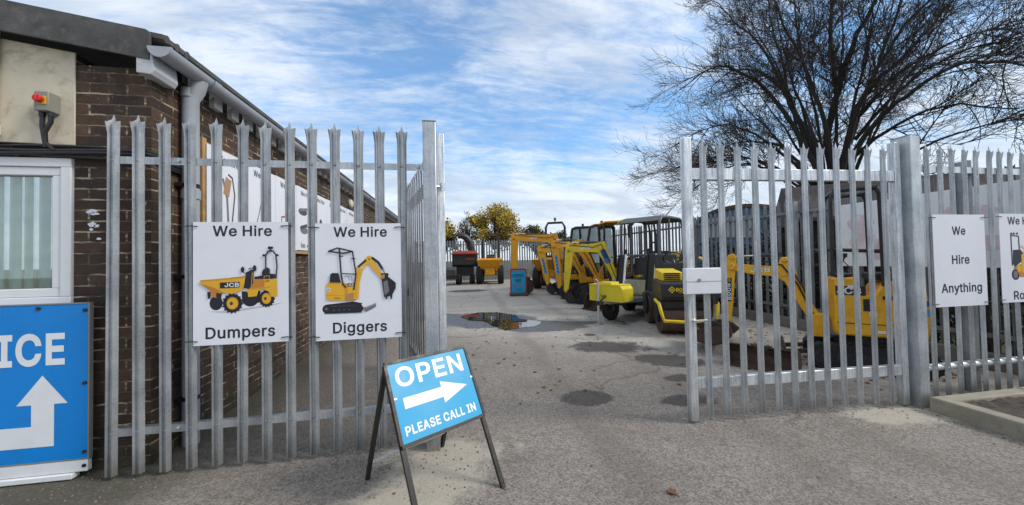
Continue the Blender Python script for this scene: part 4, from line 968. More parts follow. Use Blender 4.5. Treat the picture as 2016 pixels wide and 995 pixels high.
# --- Diggers
t = poster('white poster reading We Hire Diggers tied to the fence beside the gate post', -.955, PY, .842, .594, .845)
words(t, [('We Hire', .310, .845-.062, .370, .076), ('Diggers', .302, .078, .372, .102)])
pc = Pic(lambda x: (x-957)/610*.594, lambda y: .845-(y-66)/828*.845)
pc.poly([(1010, 700), (1240, 706), (1320, 700), (1240, 698)], SH)
pc.poly(arcpts(1036, 672, 32, 90, 270, 8)[::1] + [(1220, 625), (1285, 640)] + arcpts(1262, 676, 28, -60, 90, 8), BK)
for k in range(22): pc.line([(1020+k*12, 700), (1026+k*12, 708)], 6, BK)
pc.ell(1033, 671, 15, 15, MG); pc.ell(1033, 671, 7, 7, GR); pc.line([(1060, 655), (1240, 652)], 6, MG)
for x_ in (1085, 1120, 1155, 1190): pc.ell(x_, 682, 4, 4, GR)
pc.poly([(1285, 668), (1308, 668), (1382, 640), (1380, 668), (1310, 702), (1300, 690)], GR); pc.line([(1310, 672), (1380, 645)], 3, SH); pc.ell(1296, 684, 9, 7, TA)
pc.poly([(1170, 560), (1250, 560), (1255, 605), (1215, 622), (1150, 618)], TA)
pc.poly([(1034, 498), (1052, 484), (1150, 488), (1182, 520), (1228, 505), (1232, 560), (1165, 570), (1160, 618), (1042, 612), (1032, 590)], YE)
pc.poly([(1033, 570), (1160, 580), (1160, 586), (1033, 576)], GO); pc.poly([(1160, 490), (1186, 500), (1182, 560), (1160, 600)], GO); pc.poly([(1090, 590), (1130, 594), (1130, 606), (1090, 602)], OR)
pc.poly([(1034, 522), (1062, 524), (1062, 548), (1034, 545)], WH); pc.text('CB', 1047, 535, 22, 16, BK); pc.poly([(1180, 494), (1228, 494), (1224, 516), (1182, 518)], BK); pc.text('JCB', 1204, 505, 38, 15, WH)
pc.line([(1240, 600), (1250, 480), (1268, 395), (1338, 318)], [34, 36, 44, 40], YE); pc.line([(1338, 322), (1375, 385), (1432, 462)], [44, 40, 24], YE)
pc.line([(1238, 595), (1246, 490), (1262, 400)], 5, GO); pc.ell(1336, 322, 22, 22, YE); pc.line([(1258, 378), (1312, 334)], 15, BK); pc.line([(1358, 316), (1400, 348), (1432, 398)], 18, BK); pc.line([(1430, 392), (1446, 425)], 8, GR)
pc.ell(1336, 324, 6, 6, MG); pc.text('JCB', 1288, 385, 30, 14, WH)
pc.poly([(1420, 428), (1472, 428), (1476, 440), (1462, 470), (1418, 472)], BK); pc.poly([(1420, 440), (1448, 436), (1446, 468), (1418, 468)], TA)
pc.poly([(1424, 474), (1470, 452), (1506, 482), (1527, 500), (1526, 540), (1498, 590), (1442, 602)], BK); pc.poly([(1436, 490), (1466, 480), (1480, 560), (1446, 590)], GR)
for x_ in (1450, 1486): pc.poly([(x_, 590), (x_+16, 588), (x_+12, 616), (x_+2, 618)], BK)
pc.line([(1050, 264), (1112, 242), (1132, 246)], 10, BK); pc.line([(1050, 264), (1150, 280), (1218, 268), (1132, 246)], 10, BK)
pc.line([(1126, 250), (1138, 440), (1150, 500), (1168, 522)], 11, BK); pc.line([(1218, 268), (1242, 430), (1226, 540)], 10, BK); pc.line([(1145, 424), (1236, 430)], 7, BK)
pc.line([(1124, 302), (1150, 300)], 8, BK); pc.line([(1212, 318), (1236, 320)], 8, BK)
pc.poly([(1058, 484), (1062, 428), (1076, 418), (1118, 420), (1136, 488)], BK); pc.line([(1160, 445), (1180, 440), (1200, 470)], 4, GR); pc.line([(1190, 440), (1210, 445), (1214, 480)], 4, GR)
pc.mb.build('printed_picture', INKS, t, smooth=0)
# --- Anything, Rollers
RY = 2.632
t = poster('white poster reading We Hire Anything in plain words on the fence', 4.483, RY, .875, .645, .875, group='hire posters on the fence')
words(t, [('We', .315, .875-.155, .165, .082), ('Hire', .325, .445, .215, .088), ('Anything', .325, .165, .500, .112)])
t = poster('white poster with a yellow roller picture at the edge of the photo on the fence', 5.318, RY, .885, .62, .875, group='hire posters on the fence')
words(t, [('We Hire', .31, .875-.068, .40, .080), ('Rollers', .35, .068, .40, .085)])
pc = Pic(lambda x: (x-505)/290*.62, lambda y: .875-(y-445)/480*.875)
pc.ell(592, 775, 24, 30, BK); pc.ell(690, 770, 34, 44, BK); pc.ell(592, 775, 14, 20, GR); pc.ell(690, 770, 20, 28, GR)
pc.poly([(576, 738), (625, 720), (700, 722), (725, 760), (700, 740), (650, 790), (620, 790), (600, 750)], OR)
pc.poly([(582, 642), (628, 640), (645, 660), (640, 700), (590, 735), (578, 715)], BK)
pc.poly([(632, 668), (660, 652), (722, 660), (728, 730), (690, 728), (650, 775), (632, 760)], YE); pc.poly([(600, 725), (630, 730), (625, 760), (604, 760)], YE)
pc.line([(574, 725), (573, 562), (620, 568), (622, 640)], 6, BK); pc.line([(622, 640), (638, 620), (655, 640), (640, 700)], 4, YE)
for x_ in (576, 592, 612): pc.ell(x_, 553, 6, 6, BK)
pc.mb.build('printed_picture', INKS, t, smooth=0)

# --- row of boards along the side wall, standing off on battens
bt = thing('timber_batten', 'bare pine batten standing on the side wall behind the hire boards', 'batten', (-2.1, 3.40, 1.52))
mb = MB(); mb.box(0.002, .055, 0, .05, 0, .97); mb.build('post', 'wood', bt, bevel=.003)
mb = MB(); mb.box(0.002, .055, .052, 5.0, .9, .94); mb.build('rail', 'wood', bt); mb = MB(); mb.box(0.002, .055, .052, 5.0, .02, .06); mb.build('rail', 'wood', bt)
WPX, WP0, WPW = -2.035, 3.435, .60
desc = ['a grey breaker tool with an orange handle', 'a black strimmer', 'a red engine machine', 'two grey saws', 'nothing legible, partly hidden by a pale', 'a small grey drill', 'a small red tool', 'faint print, last of the row']
for k in range(8):
    y = WP0+k*(WPW+.006)
    t = poster('white hire board on the side wall showing '+desc[k], WPX, y, 1.56+bz(y), WPW, .88, pi/2, False, 'hire boards along the side wall')
    words(t, [('We Hire', .30, .80, .34, .07)] + ([('iles  \u2022Ro', .31, .07, .36, .07)] if k == 3 else []))
    pc = Pic(lambda x: x, lambda y: y)
    if k == 0:
        pc.line([(.30, .20), (.28, .45), (.22, .62)], .03, GR); pc.line([(.36, .25), (.40, .50), (.36, .66), (.30, .68)], .02, MG); pc.line([(.27, .5), (.30, .62)], .09, TA); pc.line([(.20, .16), (.40, .14)], .12, GR); pc.line([(.16, .10), (.44, .10)], .03, MG); pc.line([(.22, .2), (.40, .2)], .03, SH)
    elif k == 1:
        pc.line([(.14, .12), (.32, .60)], .014, MG); pc.line([(.28, .62), (.34, .66), (.42, .60)], .018, BK); pc.ell(.30, .60, .03, .04, BK); pc.ell(.40, .20, .10, .08, BK); pc.line([(.40, .2), (.46, .34)], .05, MG); pc.ell(.18, .12, .06, .03, GR)
    elif k == 2:
        pc.poly([(.10, .15), (.42, .15), (.44, .30), (.30, .36), (.12, .32)], RE); pc.line([(.40, .3), (.44, .48), (.52, .55)], .02, BK); pc.ell(.2, .14, .07, .06, BK); pc.ell(.42, .14, .06, .05, MG); pc.line([(.16, .32), (.16, .40), (.30, .42)], .02, RE)
    elif k == 3:
        pc.ell(.2, .54, .15, .05, MG); pc.line([(.1, .56), (.4, .60)], .04, GR); pc.ell(.24, .28, .13, .05, GR); pc.line([(.12, .31), (.34, .36)], .05, MG); pc.ell(.45, .46, .06, .02, SH)
    elif k == 5:
        pc.line([(.3, .2), (.3, .55)], .05, GR); pc.line([(.22, .5), (.38, .5)], .03, BK); pc.ell(.3, .58, .05, .05, MG)
    elif k in (6, 4):
        pc.line([(.2, .25), (.4, .35)], .12, RE if k == 6 else GR); pc.ell(.3, .45, .06, .06, OR if k == 6 else MG)
    else:
        pc.line([(.2, .3), (.4, .3)], .05, SH); pc.ell(.3, .42, .07, .05, GR)
    pc.mb.build('printed_picture', INKS, t, smooth=0)

# ================================================================== OPEN SIGN
sx, sy, yaw, hw, fa, fb, AH, fr_ = -.153, 2.38, .5915, .28, .41, .29, .785, .50
os_ = thing('open_sign', 'blue A-frame sign reading OPEN PLEASE CALL IN on black legs', 'sign', (sx, sy, 0), yaw)
top = Vector((0, 0, AH)); ff = Vector((0, -fa, 0)); bk = Vector((0, fb, 0))
ud = (top-ff).normalized(); leg = (top-ff).length; nrm = Vector((1, 0, 0)).cross(ud)
mb = MB()
def fp(x, s_, o=0.): return Vector((x, 0, 0)) + ff + ud*s_ + nrm*o
b0, b1 = leg*(1-fr_), leg
for x_ in (-hw, hw):
    mb = MB(); mb.bar(fp(x_, .0, -.012), fp(x_, b1, -.012), .028, .02, up=nrm); mb.build('front_leg', 'metal_dark', os_)
    mb = MB(); p1 = Vector((x_*.98, 0, 0))+top+nrm*-.03-ud*.02; p0 = Vector((x_, 0, 0))+bk
    mb.bar(p0, p1, .026, .02, up=Vector((0, 1, .3))); mb.build('rear_leg', 'metal_dark', os_)
mb = MB(); s_ = .16; q0 = bk.lerp(top, s_)
mb.bar(Vector((-hw+.012, 0, 0))+q0, Vector((hw-.012, 0, 0))+q0, .022, .008); mb.build('cross_brace', 'galv_new', os_)
mb = MB()
vs = [fp(-hw, b0, 0), fp(hw, b0, 0), fp(hw, b1, 0), fp(-hw, b1, 0)]
mb.add([v - nrm*.002 for v in vs]+[v+nrm*.006 for v in vs], [(3, 2, 1, 0), (4, 5, 6, 7), (0, 1, 5, 4), (1, 2, 6, 5), (2, 3, 7, 6), (3, 0, 4, 7)]); mb.build('panel', 'sign_cyan', os_)
mb = MB()
for a_, c_ in ((fp(-hw-.009, b0-.011), fp(hw+.009, b0-.011)), (fp(-hw-.009, b1+.009), fp(hw+.009, b1+.009)), (fp(-hw-.008, b0-.002), fp(-hw-.008, b1+.0)), (fp(hw+.008, b0-.002), fp(hw+.008, b1+.0))):
    mb.bar(a_+nrm*.002, c_+nrm*.002, .018, .022, up=nrm)
mb.build('panel_frame', 'metal_dark', os_)
mb = MB(); bh = b1-b0
X1 = Vector((1, 0, 0))
def onb(u, v): return fp(-hw+2*hw*u, b0+bh*v, .006)
text_on(mb, 'OPEN', onb(.49, .805), X1, ud, .475, .118, .02)
mb.build('lettering', 'white_ink', os_, smooth=0); mb = MB()
text_on(mb, 'PLEASE CALL IN', onb(.49, .135), X1, ud, .49, .052, .026)
mb.build('lettering', 'white_ink', os_, smooth=0)
mb = MB()
mb.add([onb(u, v)+nrm*.0015 for u, v in ((.10, .395), (.10, .535), (.56, .535), (.56, .615), (.90, .465), (.56, .315), (.56, .395))], [(0, 6, 2, 1), (6, 5, 4, 3, 2)])
mb.build('arrow', 'white_ink', os_, smooth=0)
mb = MB()
for u, v in ((.02, .55), (.98, .55)): 
    c_ = onb(u, v); mb.bar(c_, c_+nrm*.006, .018, .012)
mb.build('clip', 'white_ink', os_)

# ================================================================== MACHINES
def loop_track(x0, x1, r, lug=.018, n=44):
    """outline of a track band with lugs, wheels of radius r at x0 and x1"""
    L = (x1-x0); per = 2*L+2*pi*r; pts = []
    for k in range(n*2):
        s_ = per*k/(n*2); h_ = lug if (k % 2) else 0
        if s_ < L: p_ = (x0+s_, 2*r+h_)
        elif s_ < L+pi*r: a = pi/2-(s_-L)/r; p_ = (x1+(r+h_)*cos(a), r+(r+h_)*sin(a))
        elif s_ < 2*L+pi*r: p_ = (x1-(s_-L-pi*r), -h_)
        else: a = -pi/2-(s_-2*L-pi*r)/r; p_ = (x0+(r+h_)*cos(a), r+(r+h_)*sin(a))
        pts.append((p_[0], p_[1]+lug))
    return pts


def ram(t, a, b, y, r, f=.6, name='ram'):
    a, b = Vector((a[0], y, a[1])), Vector((b[0], y, b[1])); m_ = a.lerp(b, f)
    mb = MB(); mb.tube([a, m_], r, 10); mb.tube([m_, b], r*.5, 8, 1)
    for p_ in (a, b): mb.disc(p_, r*1.2, r*2.6, 'y', 10)
    return mb.build(name, ['ramgrey', 'chrome'], t)


def bucket_mb(px, pz, s, ang, w):
    """digging bucket hung from the pin (px,pz): curved back, two cheeks, teeth"""
    ca, sa = cos(ang), sin(ang)
    def T(u, v): return (px+s*(u*ca-v*sa), pz+s*(u*sa+v*ca))
    back = [T(*q_) for q_ in ((.10, .02), (-.06, -.06), (-.13, -.22), (-.08, -.40), (.08, -.50), (.30, -.50))]
    mb = MB(); mb.ribbon(back, .03*s, -w/2, w/2)
    cheek = back + [T(.20, -.14)]
    for y in (-w/2, w/2-.016): mb.prism(cheek, y, y+.016)
    for k in range(4):
        y = -w/2+.03+(w-.06)*k/3
        mb.ribbon([T(.29, -.50), T(.40, -.47)], [.05*s, .018*s], y-.02, y+.02)
    for y in (-.07, .05): mb.prism([T(-.06, .06), T(.16, .06), T(.14, -.06), T(-.10, -.06)], y, y+.02)
    return mb


def excavator(label, loc, ang, boom, kind, paint, s_trk=1., decal=None, bang=0., jcb=None, rotz_house=0., bw=.38, group='compact excavators parked in a row', wide=1., dip_decal=None, topz=2.42, arm=1.25, fwd=0.):
    t = thing('compact_excavator', label, 'excavator', loc, ang, group)
    yw = .50*wide
    for y in (-yw+.115, yw-.115):
        mb = MB(); mb.prism(loop_track(-.52*s_trk, .52*s_trk, .18), y-.115, y+.115); tr = mb.build('track', 'rubber', t, smooth=0)
        mb = MB()
        for x_, r_ in ((-.52, .10), (.52, .12)): mb.disc((x_*s_trk, y, .183), r_, .25, 'y', 16); mb.disc((x_*s_trk, y, .183), r_*.5, .27, 'y', 10)
        for x_ in (-.28, -.09, .1, .28): mb.disc((x_*s_trk, y, .085), .05, .245, 'y', 12)
        mb.box(-.36*s_trk, .36*s_trk, y-.12, y+.12, .12, .25); mb.build('track_frame', 'dirty_black', tr)
    mb = MB(); mb.box(-.3, .3, -yw+.2, yw-.2, .18, .36); mb.disc((0, 0, .41), .26, .10, 'z', 24); mb.build('undercarriage', 'dirty_black', t)
    mb = MB(); X = .70*s_trk+.16
    mb.ribbon([(X-.02, .03), (X+.03, .10), (X+.035, .20), (X-.005, .31)], .02, -yw-.02, yw+.02)
    for y in (-.22, .18): mb.bar((.25, y+.02, .24), (X, y+.02, .17), .05, .06)
    mb.build('dozer_blade', 'dirty_black', t)
    for o_ in list(t.children): o_.location.x = fwd
    # upper body
    hw_ = .46*wide
    prof = [(.42, .46), (.46, .50), (.46, .62), (.30, .66), (.06, .70), (-.06, 1.02), (-.16, 1.12), (-.50, 1.13), (-.60, 1.04), (-.63, .80), (-.60, .56), (-.52, .46)]
    mb = MB(); mb.prism(prof, -hw_, hw_); hs = mb.build('house', paint, t, bevel=.03)
    mb = MB(); mb.prism([(.40, .665), (.40, .69), (.02, .735), (.02, .71)], -hw_+.05, hw_-.05); mb.prism([(-.66, .50), (-.635, .50), (-.62, .60), (-.65, .60)], -hw_+.05, hw_-.05)
    for k in range(5): mb.box(-.45+.05*k, -.425+.05*k, hw_+.001, hw_+.006, .80, 1.0)
    mb.box(-.50, -.1, hw_+.001, hw_+.004, .735, .745)
    mb.build('floor_mat', 'dirty_black', hs)
    mb = MB(); mb.box(-.20, .22, -.23, .23, 1.0, 1.09); mb.ribbon([(-.2, 1.06), (-.26, 1.3), (-.30, 1.58)], [.12, .10, .07], -.22, .22); mb.build('operator_seat', 'seat', t, bevel=.03)
    mb = MB()
    for y in (-.30, .30):
        mb.tube([(.10, y, .75), (.14, y, 1.1), (.17, y, 1.28)], .012, 6); mb.tube([(.17, y, 1.26), (.175, y, 1.36)], .022, 8); mb.box(-.05, .2, y-.05, y+.05, 1.08, 1.14)
    for y in (-.08, .08): mb.tube([(.34, y, .68), (.30, y, .95), (.27, y, 1.05)], .011, 6)
    mb.box(.26, .40, -.2, .2, .67, .71); mb.build('control_levers', 'black_plastic', t)
    if jcb:
        mb = MB(); text_on(mb, 'JCB', (-.30, hw_+.002, .93), (-1, 0, 0), (0, 0, 1), .26, .085, .03); mb.build('lettering', 'white_ink', hs, smooth=0)
    # canopy or cab
    if kind == 'cab':
        mb = MB(); o_ = hw_-.03
        side = [(.40, .68), (.46, 1.0), (.43, 1.5), (.30, topz-.10), (.12, topz-.02), (-.42, topz-.02), (-.50, topz-.12), (-.52, 1.10)]
        for y in (-o_, o_):
            mb.tube([(x_, y, z_) for x_, z_ in side], .05, 8); mb.tube([(-.05, y, 1.05), (.0, y, topz-.03)], .045, 8)
            mb.tube([(-.5, y, 1.14), (.42, y, 1.10)], .025, 8)
        for x_, z_ in ((.46, 1.0), (.43, 1.5), (.30, topz-.10), (-.50, topz-.12), (.40, .70)): mb.tube([(x_, -o_, z_), (x_, o_, z_)], .04, 8)
        cb = mb.build('cab_frame', 'black_paint', t)
        mb = MB(); mb.prism([(.36, topz-.05), (.16, topz+.03), (-.44, topz+.03), (-.54, topz-.06)], -o_-.03, o_+.03); mb.build('roof', 'black_paint' if paint != 'yellow' else paint, cb, bevel=.03)
        mb = MB()
        for y in (-o_, o_): mb.prism([(.36, .78), (.41, 1.0), (.39, 1.5), (.28, topz-.12), (.02, topz-.05), (-.03, 1.12), (.0, .78)], y-.004, y+.004); mb.prism([(-.06, 1.14), (-.02, topz-.06), (-.42, topz-.06), (-.48, 1.14)], y-.004, y+.004)
        mb.add([(.445, -o_, 1.02), (.445, o_, 1.02), (.42, o_, 1.5), (.42, -o_, 1.5)], [(0, 1, 2, 3)]); mb.add([(.42, -o_, 1.52), (.42, o_, 1.52), (.30, o_, topz-.12), (.30, -o_, topz-.12)], [(0, 1, 2, 3)])
        mb.build('cab_glass', 'cabglass', cb)
        mb = MB(); mb.tube([(-.1, .2, topz+.02), (-.1, .2, topz+.06)], .05, 12, 0); mb.tube([(-.1, .2, topz+.06), (-.1, .2, topz+.15)], .045, 12, 1); mb.build('beacon', ['black_plastic', 'redpaint' if bang > .3 else 'black_plastic'], t)
    elif kind == 'canopy':
        mb = MB(); o_ = hw_-.05
        for y in (-o_, o_):
            mb.tube([(-.46, y, 1.1), (-.46, y, 1.9), (-.40, y, topz-.05)], .03, 8); mb.tube([(.38, y, .66), (.40, y, 1.2), (.36, y, topz-.06)], .024, 8); mb.tube([(-.45, y, 1.45), (.40, y, 1.28)], .016, 6)
        mb.tube([(-.46, -o_, 1.75), (-.46, o_, 1.75)], .025, 8); mb.tube([(.40, -o_, 1.15), (.40, o_, 1.15)], .02, 8)
        cb = mb.build('canopy_frame', 'black_paint', t)
        mb = MB(); mb.prism([(.52, topz-.08), (.50, topz-.02), (.30, topz+.03), (-.40, topz+.04), (-.56, topz-.02), (-.56, topz-.07), (-.38, topz-.02), (.30, topz-.02)], -o_-.08, o_+.08); mb.build('roof', paint, cb, bevel=.015)
    else:
        mb = MB(); o_ = hw_-.08
        mb.tube([(.18, -o_, .7), (.20, -o_, 1.3), (.18, -o_, topz-.12), (.16, -o_+.10, topz), (.16, o_-.10, topz), (.18, o_, topz-.12), (.20, o_, 1.3), (.18, o_, .7)], .028, 10)
        mb.tube([(-.34, -o_, 1.05), (-.34, -o_, topz-.08), (-.2, -o_, topz), (.16, -o_, topz-.05)], .024, 8); mb.tube([(-.34, o_, 1.05), (-.34, o_, topz-.08), (-.2, o_, topz), (.16, o_, topz-.05)], .024, 8)
        mb.tube([(-.34, -o_, 1.42), (.19, -o_, 1.40)], .016, 8); mb.tube([(-.34, o_, 1.42), (.19, o_, 1.40)], .016, 8)
        mb.build('roll_frame', 'black_paint', t)
    # king post, boom, dipper, bucket
    piv, knee, tip, dend = (Vector(p_) for p_ in boom)
    mb = MB(); mb.prism([(.40, .44), (piv.x+.10, .42), (piv.x+.14, piv.y-.05), (piv.x+.08, piv.y+.10), (piv.x-.04, piv.y+.02), (.40, .62)], -.11, .11); mb.build('king_post', paint, t, bevel=.01)
    mid = piv.lerp(knee, .55)+Vector((-.0, .05)); k1 = knee+(piv-knee).normalized()*.22; k2 = knee+(tip-knee).normalized()*.25
    w0 = .165*arm
    mb = MB(); mb.ribbon([piv, mid, k1, knee+Vector((0, .02)), k2, tip], [.14, w0, w0*1.15, w0*1.35, w0*1.1, .13*arm], -.075, .075)
    mb.disc((piv.x, 0, piv.y), .07, .19, 'y', 14); mb.disc((tip.x, 0, tip.y), .065, .18, 'y', 14)
    bm_ = mb.build('boom', paint, t, bevel=.008)
    dd = (dend-tip).normalized(); dn = Vector((-dd.y, dd.x)); dn = dn if dn.x < 0 else -dn
    head = tip-dd*.20+dn*.02; up_ = tip-dd*.10
    mb = MB(); mb.ribbon([head, up_, tip+dd*.12, dend], [.10*arm, .17*arm, .18*arm, .10*arm], -.06, .06); mb.disc((tip.x, 0, tip.y), .05, .20, 'y', 12); mb.disc((dend.x, 0, dend.y), .045, .16, 'y', 12)
    dp_ = mb.build('dipper', paint, t, bevel=.006)
    kn = (knee-piv); kd = Vector((-kn.y, kn.x)).normalized(); kd = kd if kd.x > 0 else -kd
    ram(t, piv+Vector((.10, -.10)), piv.lerp(knee, .62)+kd*.12, 0, .040, .6, 'boom_ram')
    tu = Vector((-(knee-tip).y, (knee-tip).x)).normalized(); tu = tu if tu.y > 0 else -tu
    ram(t, knee.lerp(tip, -.12)+tu*.15, head, 0, .035, .75, 'dipper_ram')
    out = -dn if (-dn).x > 0 else dn
    ram(t, tip+out*.14-dd*.02, dend+out*.12-dd*.14, 0, .032, .65, 'bucket_ram')
    mb = bucket_mb(dend.x, dend.y-.02, .62, pi+bang, bw); mb.v = [(2*dend.x-v[0] if False else v[0], v[1], v[2]) for v in mb.v]
    mb2 = bucket_mb(0, 0, .70, bang, bw)
    b2 = MB(); b2.add([(dend.x-v[0], v[1], dend.y-.02+v[2]) for v in mb2.v], mb2.f); b2.build('bucket', 'dirty_black', t)
    mb = MB(); mb.tube([knee+Vector((-.1, 0)) if False else (k1.x, .08, k1.y+.05), (knee.x, .085, knee.y+.10), (k2.x, .085, k2.y+.02), (tip.x-.03, .085, tip.y+.12), (tip.x+.05, .08, tip.y-.1)], .011, 6)
    mb.tube([(piv.x, .09, piv.y+.05), (mid.x-.02, .085, mid.y), (k1.x-.02, .085, k1.y)], .010, 6); mb.build('hydraulic_hose', 'rubber', t)
    # writing on the near side of the boom
    mb = MB(); c_ = knee.lerp(tip, .5); ax = (knee-tip).normalized()
    L3 = (knee-tip).length
    text_on(mb, 'JCB', (c_.x, .0765, c_.y+.01), (ax.x*-1 if ax.x > 0 else ax.x, 0, ax.y*-1 if ax.x > 0 else ax.y), (0, 0, 1), .30, .085, .03)
    mb.build('lettering', 'white_ink', bm_, smooth=0)
    if decal:
        mb = MB(); a_, b_ = piv.lerp(knee, .93), piv.lerp(knee, .50)+Vector((0, .035)); d_ = (b_-a_).normalized(); n_ = Vector((-d_.y, d_.x))
        w_ = .082
        mb.add([(p_.x, .0770, p_.y) for p_ in (a_+n_*w_, b_+n_*w_, b_-n_*w_, a_-n_*w_)], [(0, 1, 2, 3)])
        u_ = -n_ if n_.y < 0 else n_
        text_on(mb, 'HIRE', (a_.lerp(b_, .30).x, .0772, a_.lerp(b_, .30).y), (d_.x, 0, d_.y), (u_.x, 0, u_.y), .30, .10, .02, mi=1)
        q_ = a_.lerp(b_, .55), a_.lerp(b_, .97)
        mb.add([(p_.x, .0776, p_.y) for p_ in (q_[0]+n_*.05, q_[1]+n_*.05, q_[1]-n_*.05, q_[0]-n_*.05)], [(0, 1, 2, 3)], 2)
        mb.build('hire_sticker', ['blue_decal', 'black_ink', 'sign_blue'], bm_, smooth=0)
    if dip_decal:
        mb = MB(); a_, b_ = tip.lerp(dend, .22), tip.lerp(dend, .70); n_ = dn*.05
        mb.add([(p_.x, .0615, p_.y) for p_ in (a_+n_, b_+n_, b_-n_, a_-n_)], [(0, 1, 2, 3)])
        for k in range(5):
            e_, f_ = a_.lerp(b_, .12+.17*k), a_.lerp(b_, .20+.17*k); mb.add([(p_.x, .062, p_.y) for p_ in (e_+n_*.6, f_+n_*.6, f_-n_*.6, e_-n_*.6)], [(0, 1, 2, 3)], 1)
        mb.build('blue_sticker', ['lblue_decal', 'blue_decal'], dp_, smooth=0)
    return t


def on(x, y): return (x, y, gz(y))
excavator('orange yellow excavator with dark glazed cab, its high boom reaching the HIRE ME sign', on(5.25, 13.8), R(155),
          [(.72, .80), (1.12, 2.12), (2.78, 2.22), (2.84, .60)], 'cab', 'yellow_deep', 1.35, bang=.2, wide=1.15, topz=2.52, bw=.50, arm=1.8)
excavator('yellow excavator with a yellow roofed glazed cab and a pale blue sticker on its dipper', on(5.25, 12.0), R(155),
          [(.62, .72), (1.15, 1.72), (2.10, 1.62), (1.86, .38)], 'cab', 'yellow', 1.55, bang=.4, arm=1.5, fwd=.2, bw=.48, dip_decal=True, topz=2.46)
excavator('orange yellow excavator with open canopy and its dipper pulled in behind the bright yellow boom', on(5.3, 10.8), R(155),
          [(.62, .70), (1.18, 1.76), (1.98, 1.76), (1.84, .36)], 'canopy', 'yellow_deep', 1.6, bang=.5, arm=1.5, fwd=.3, bw=.48, dip_decal=True, topz=2.44)
excavator('bright lemon yellow excavator with a HIRE sticker on its boom and an open canopy', on(5.35, 9.6), R(158),
          [(.60, .66), (1.0, 1.64), (1.93, 1.62), (2.06, .36)], 'canopy', 'yellow_bright', 1.6, decal=True, bang=.35, arm=1.4, fwd=.35, bw=.5, topz=2.40)


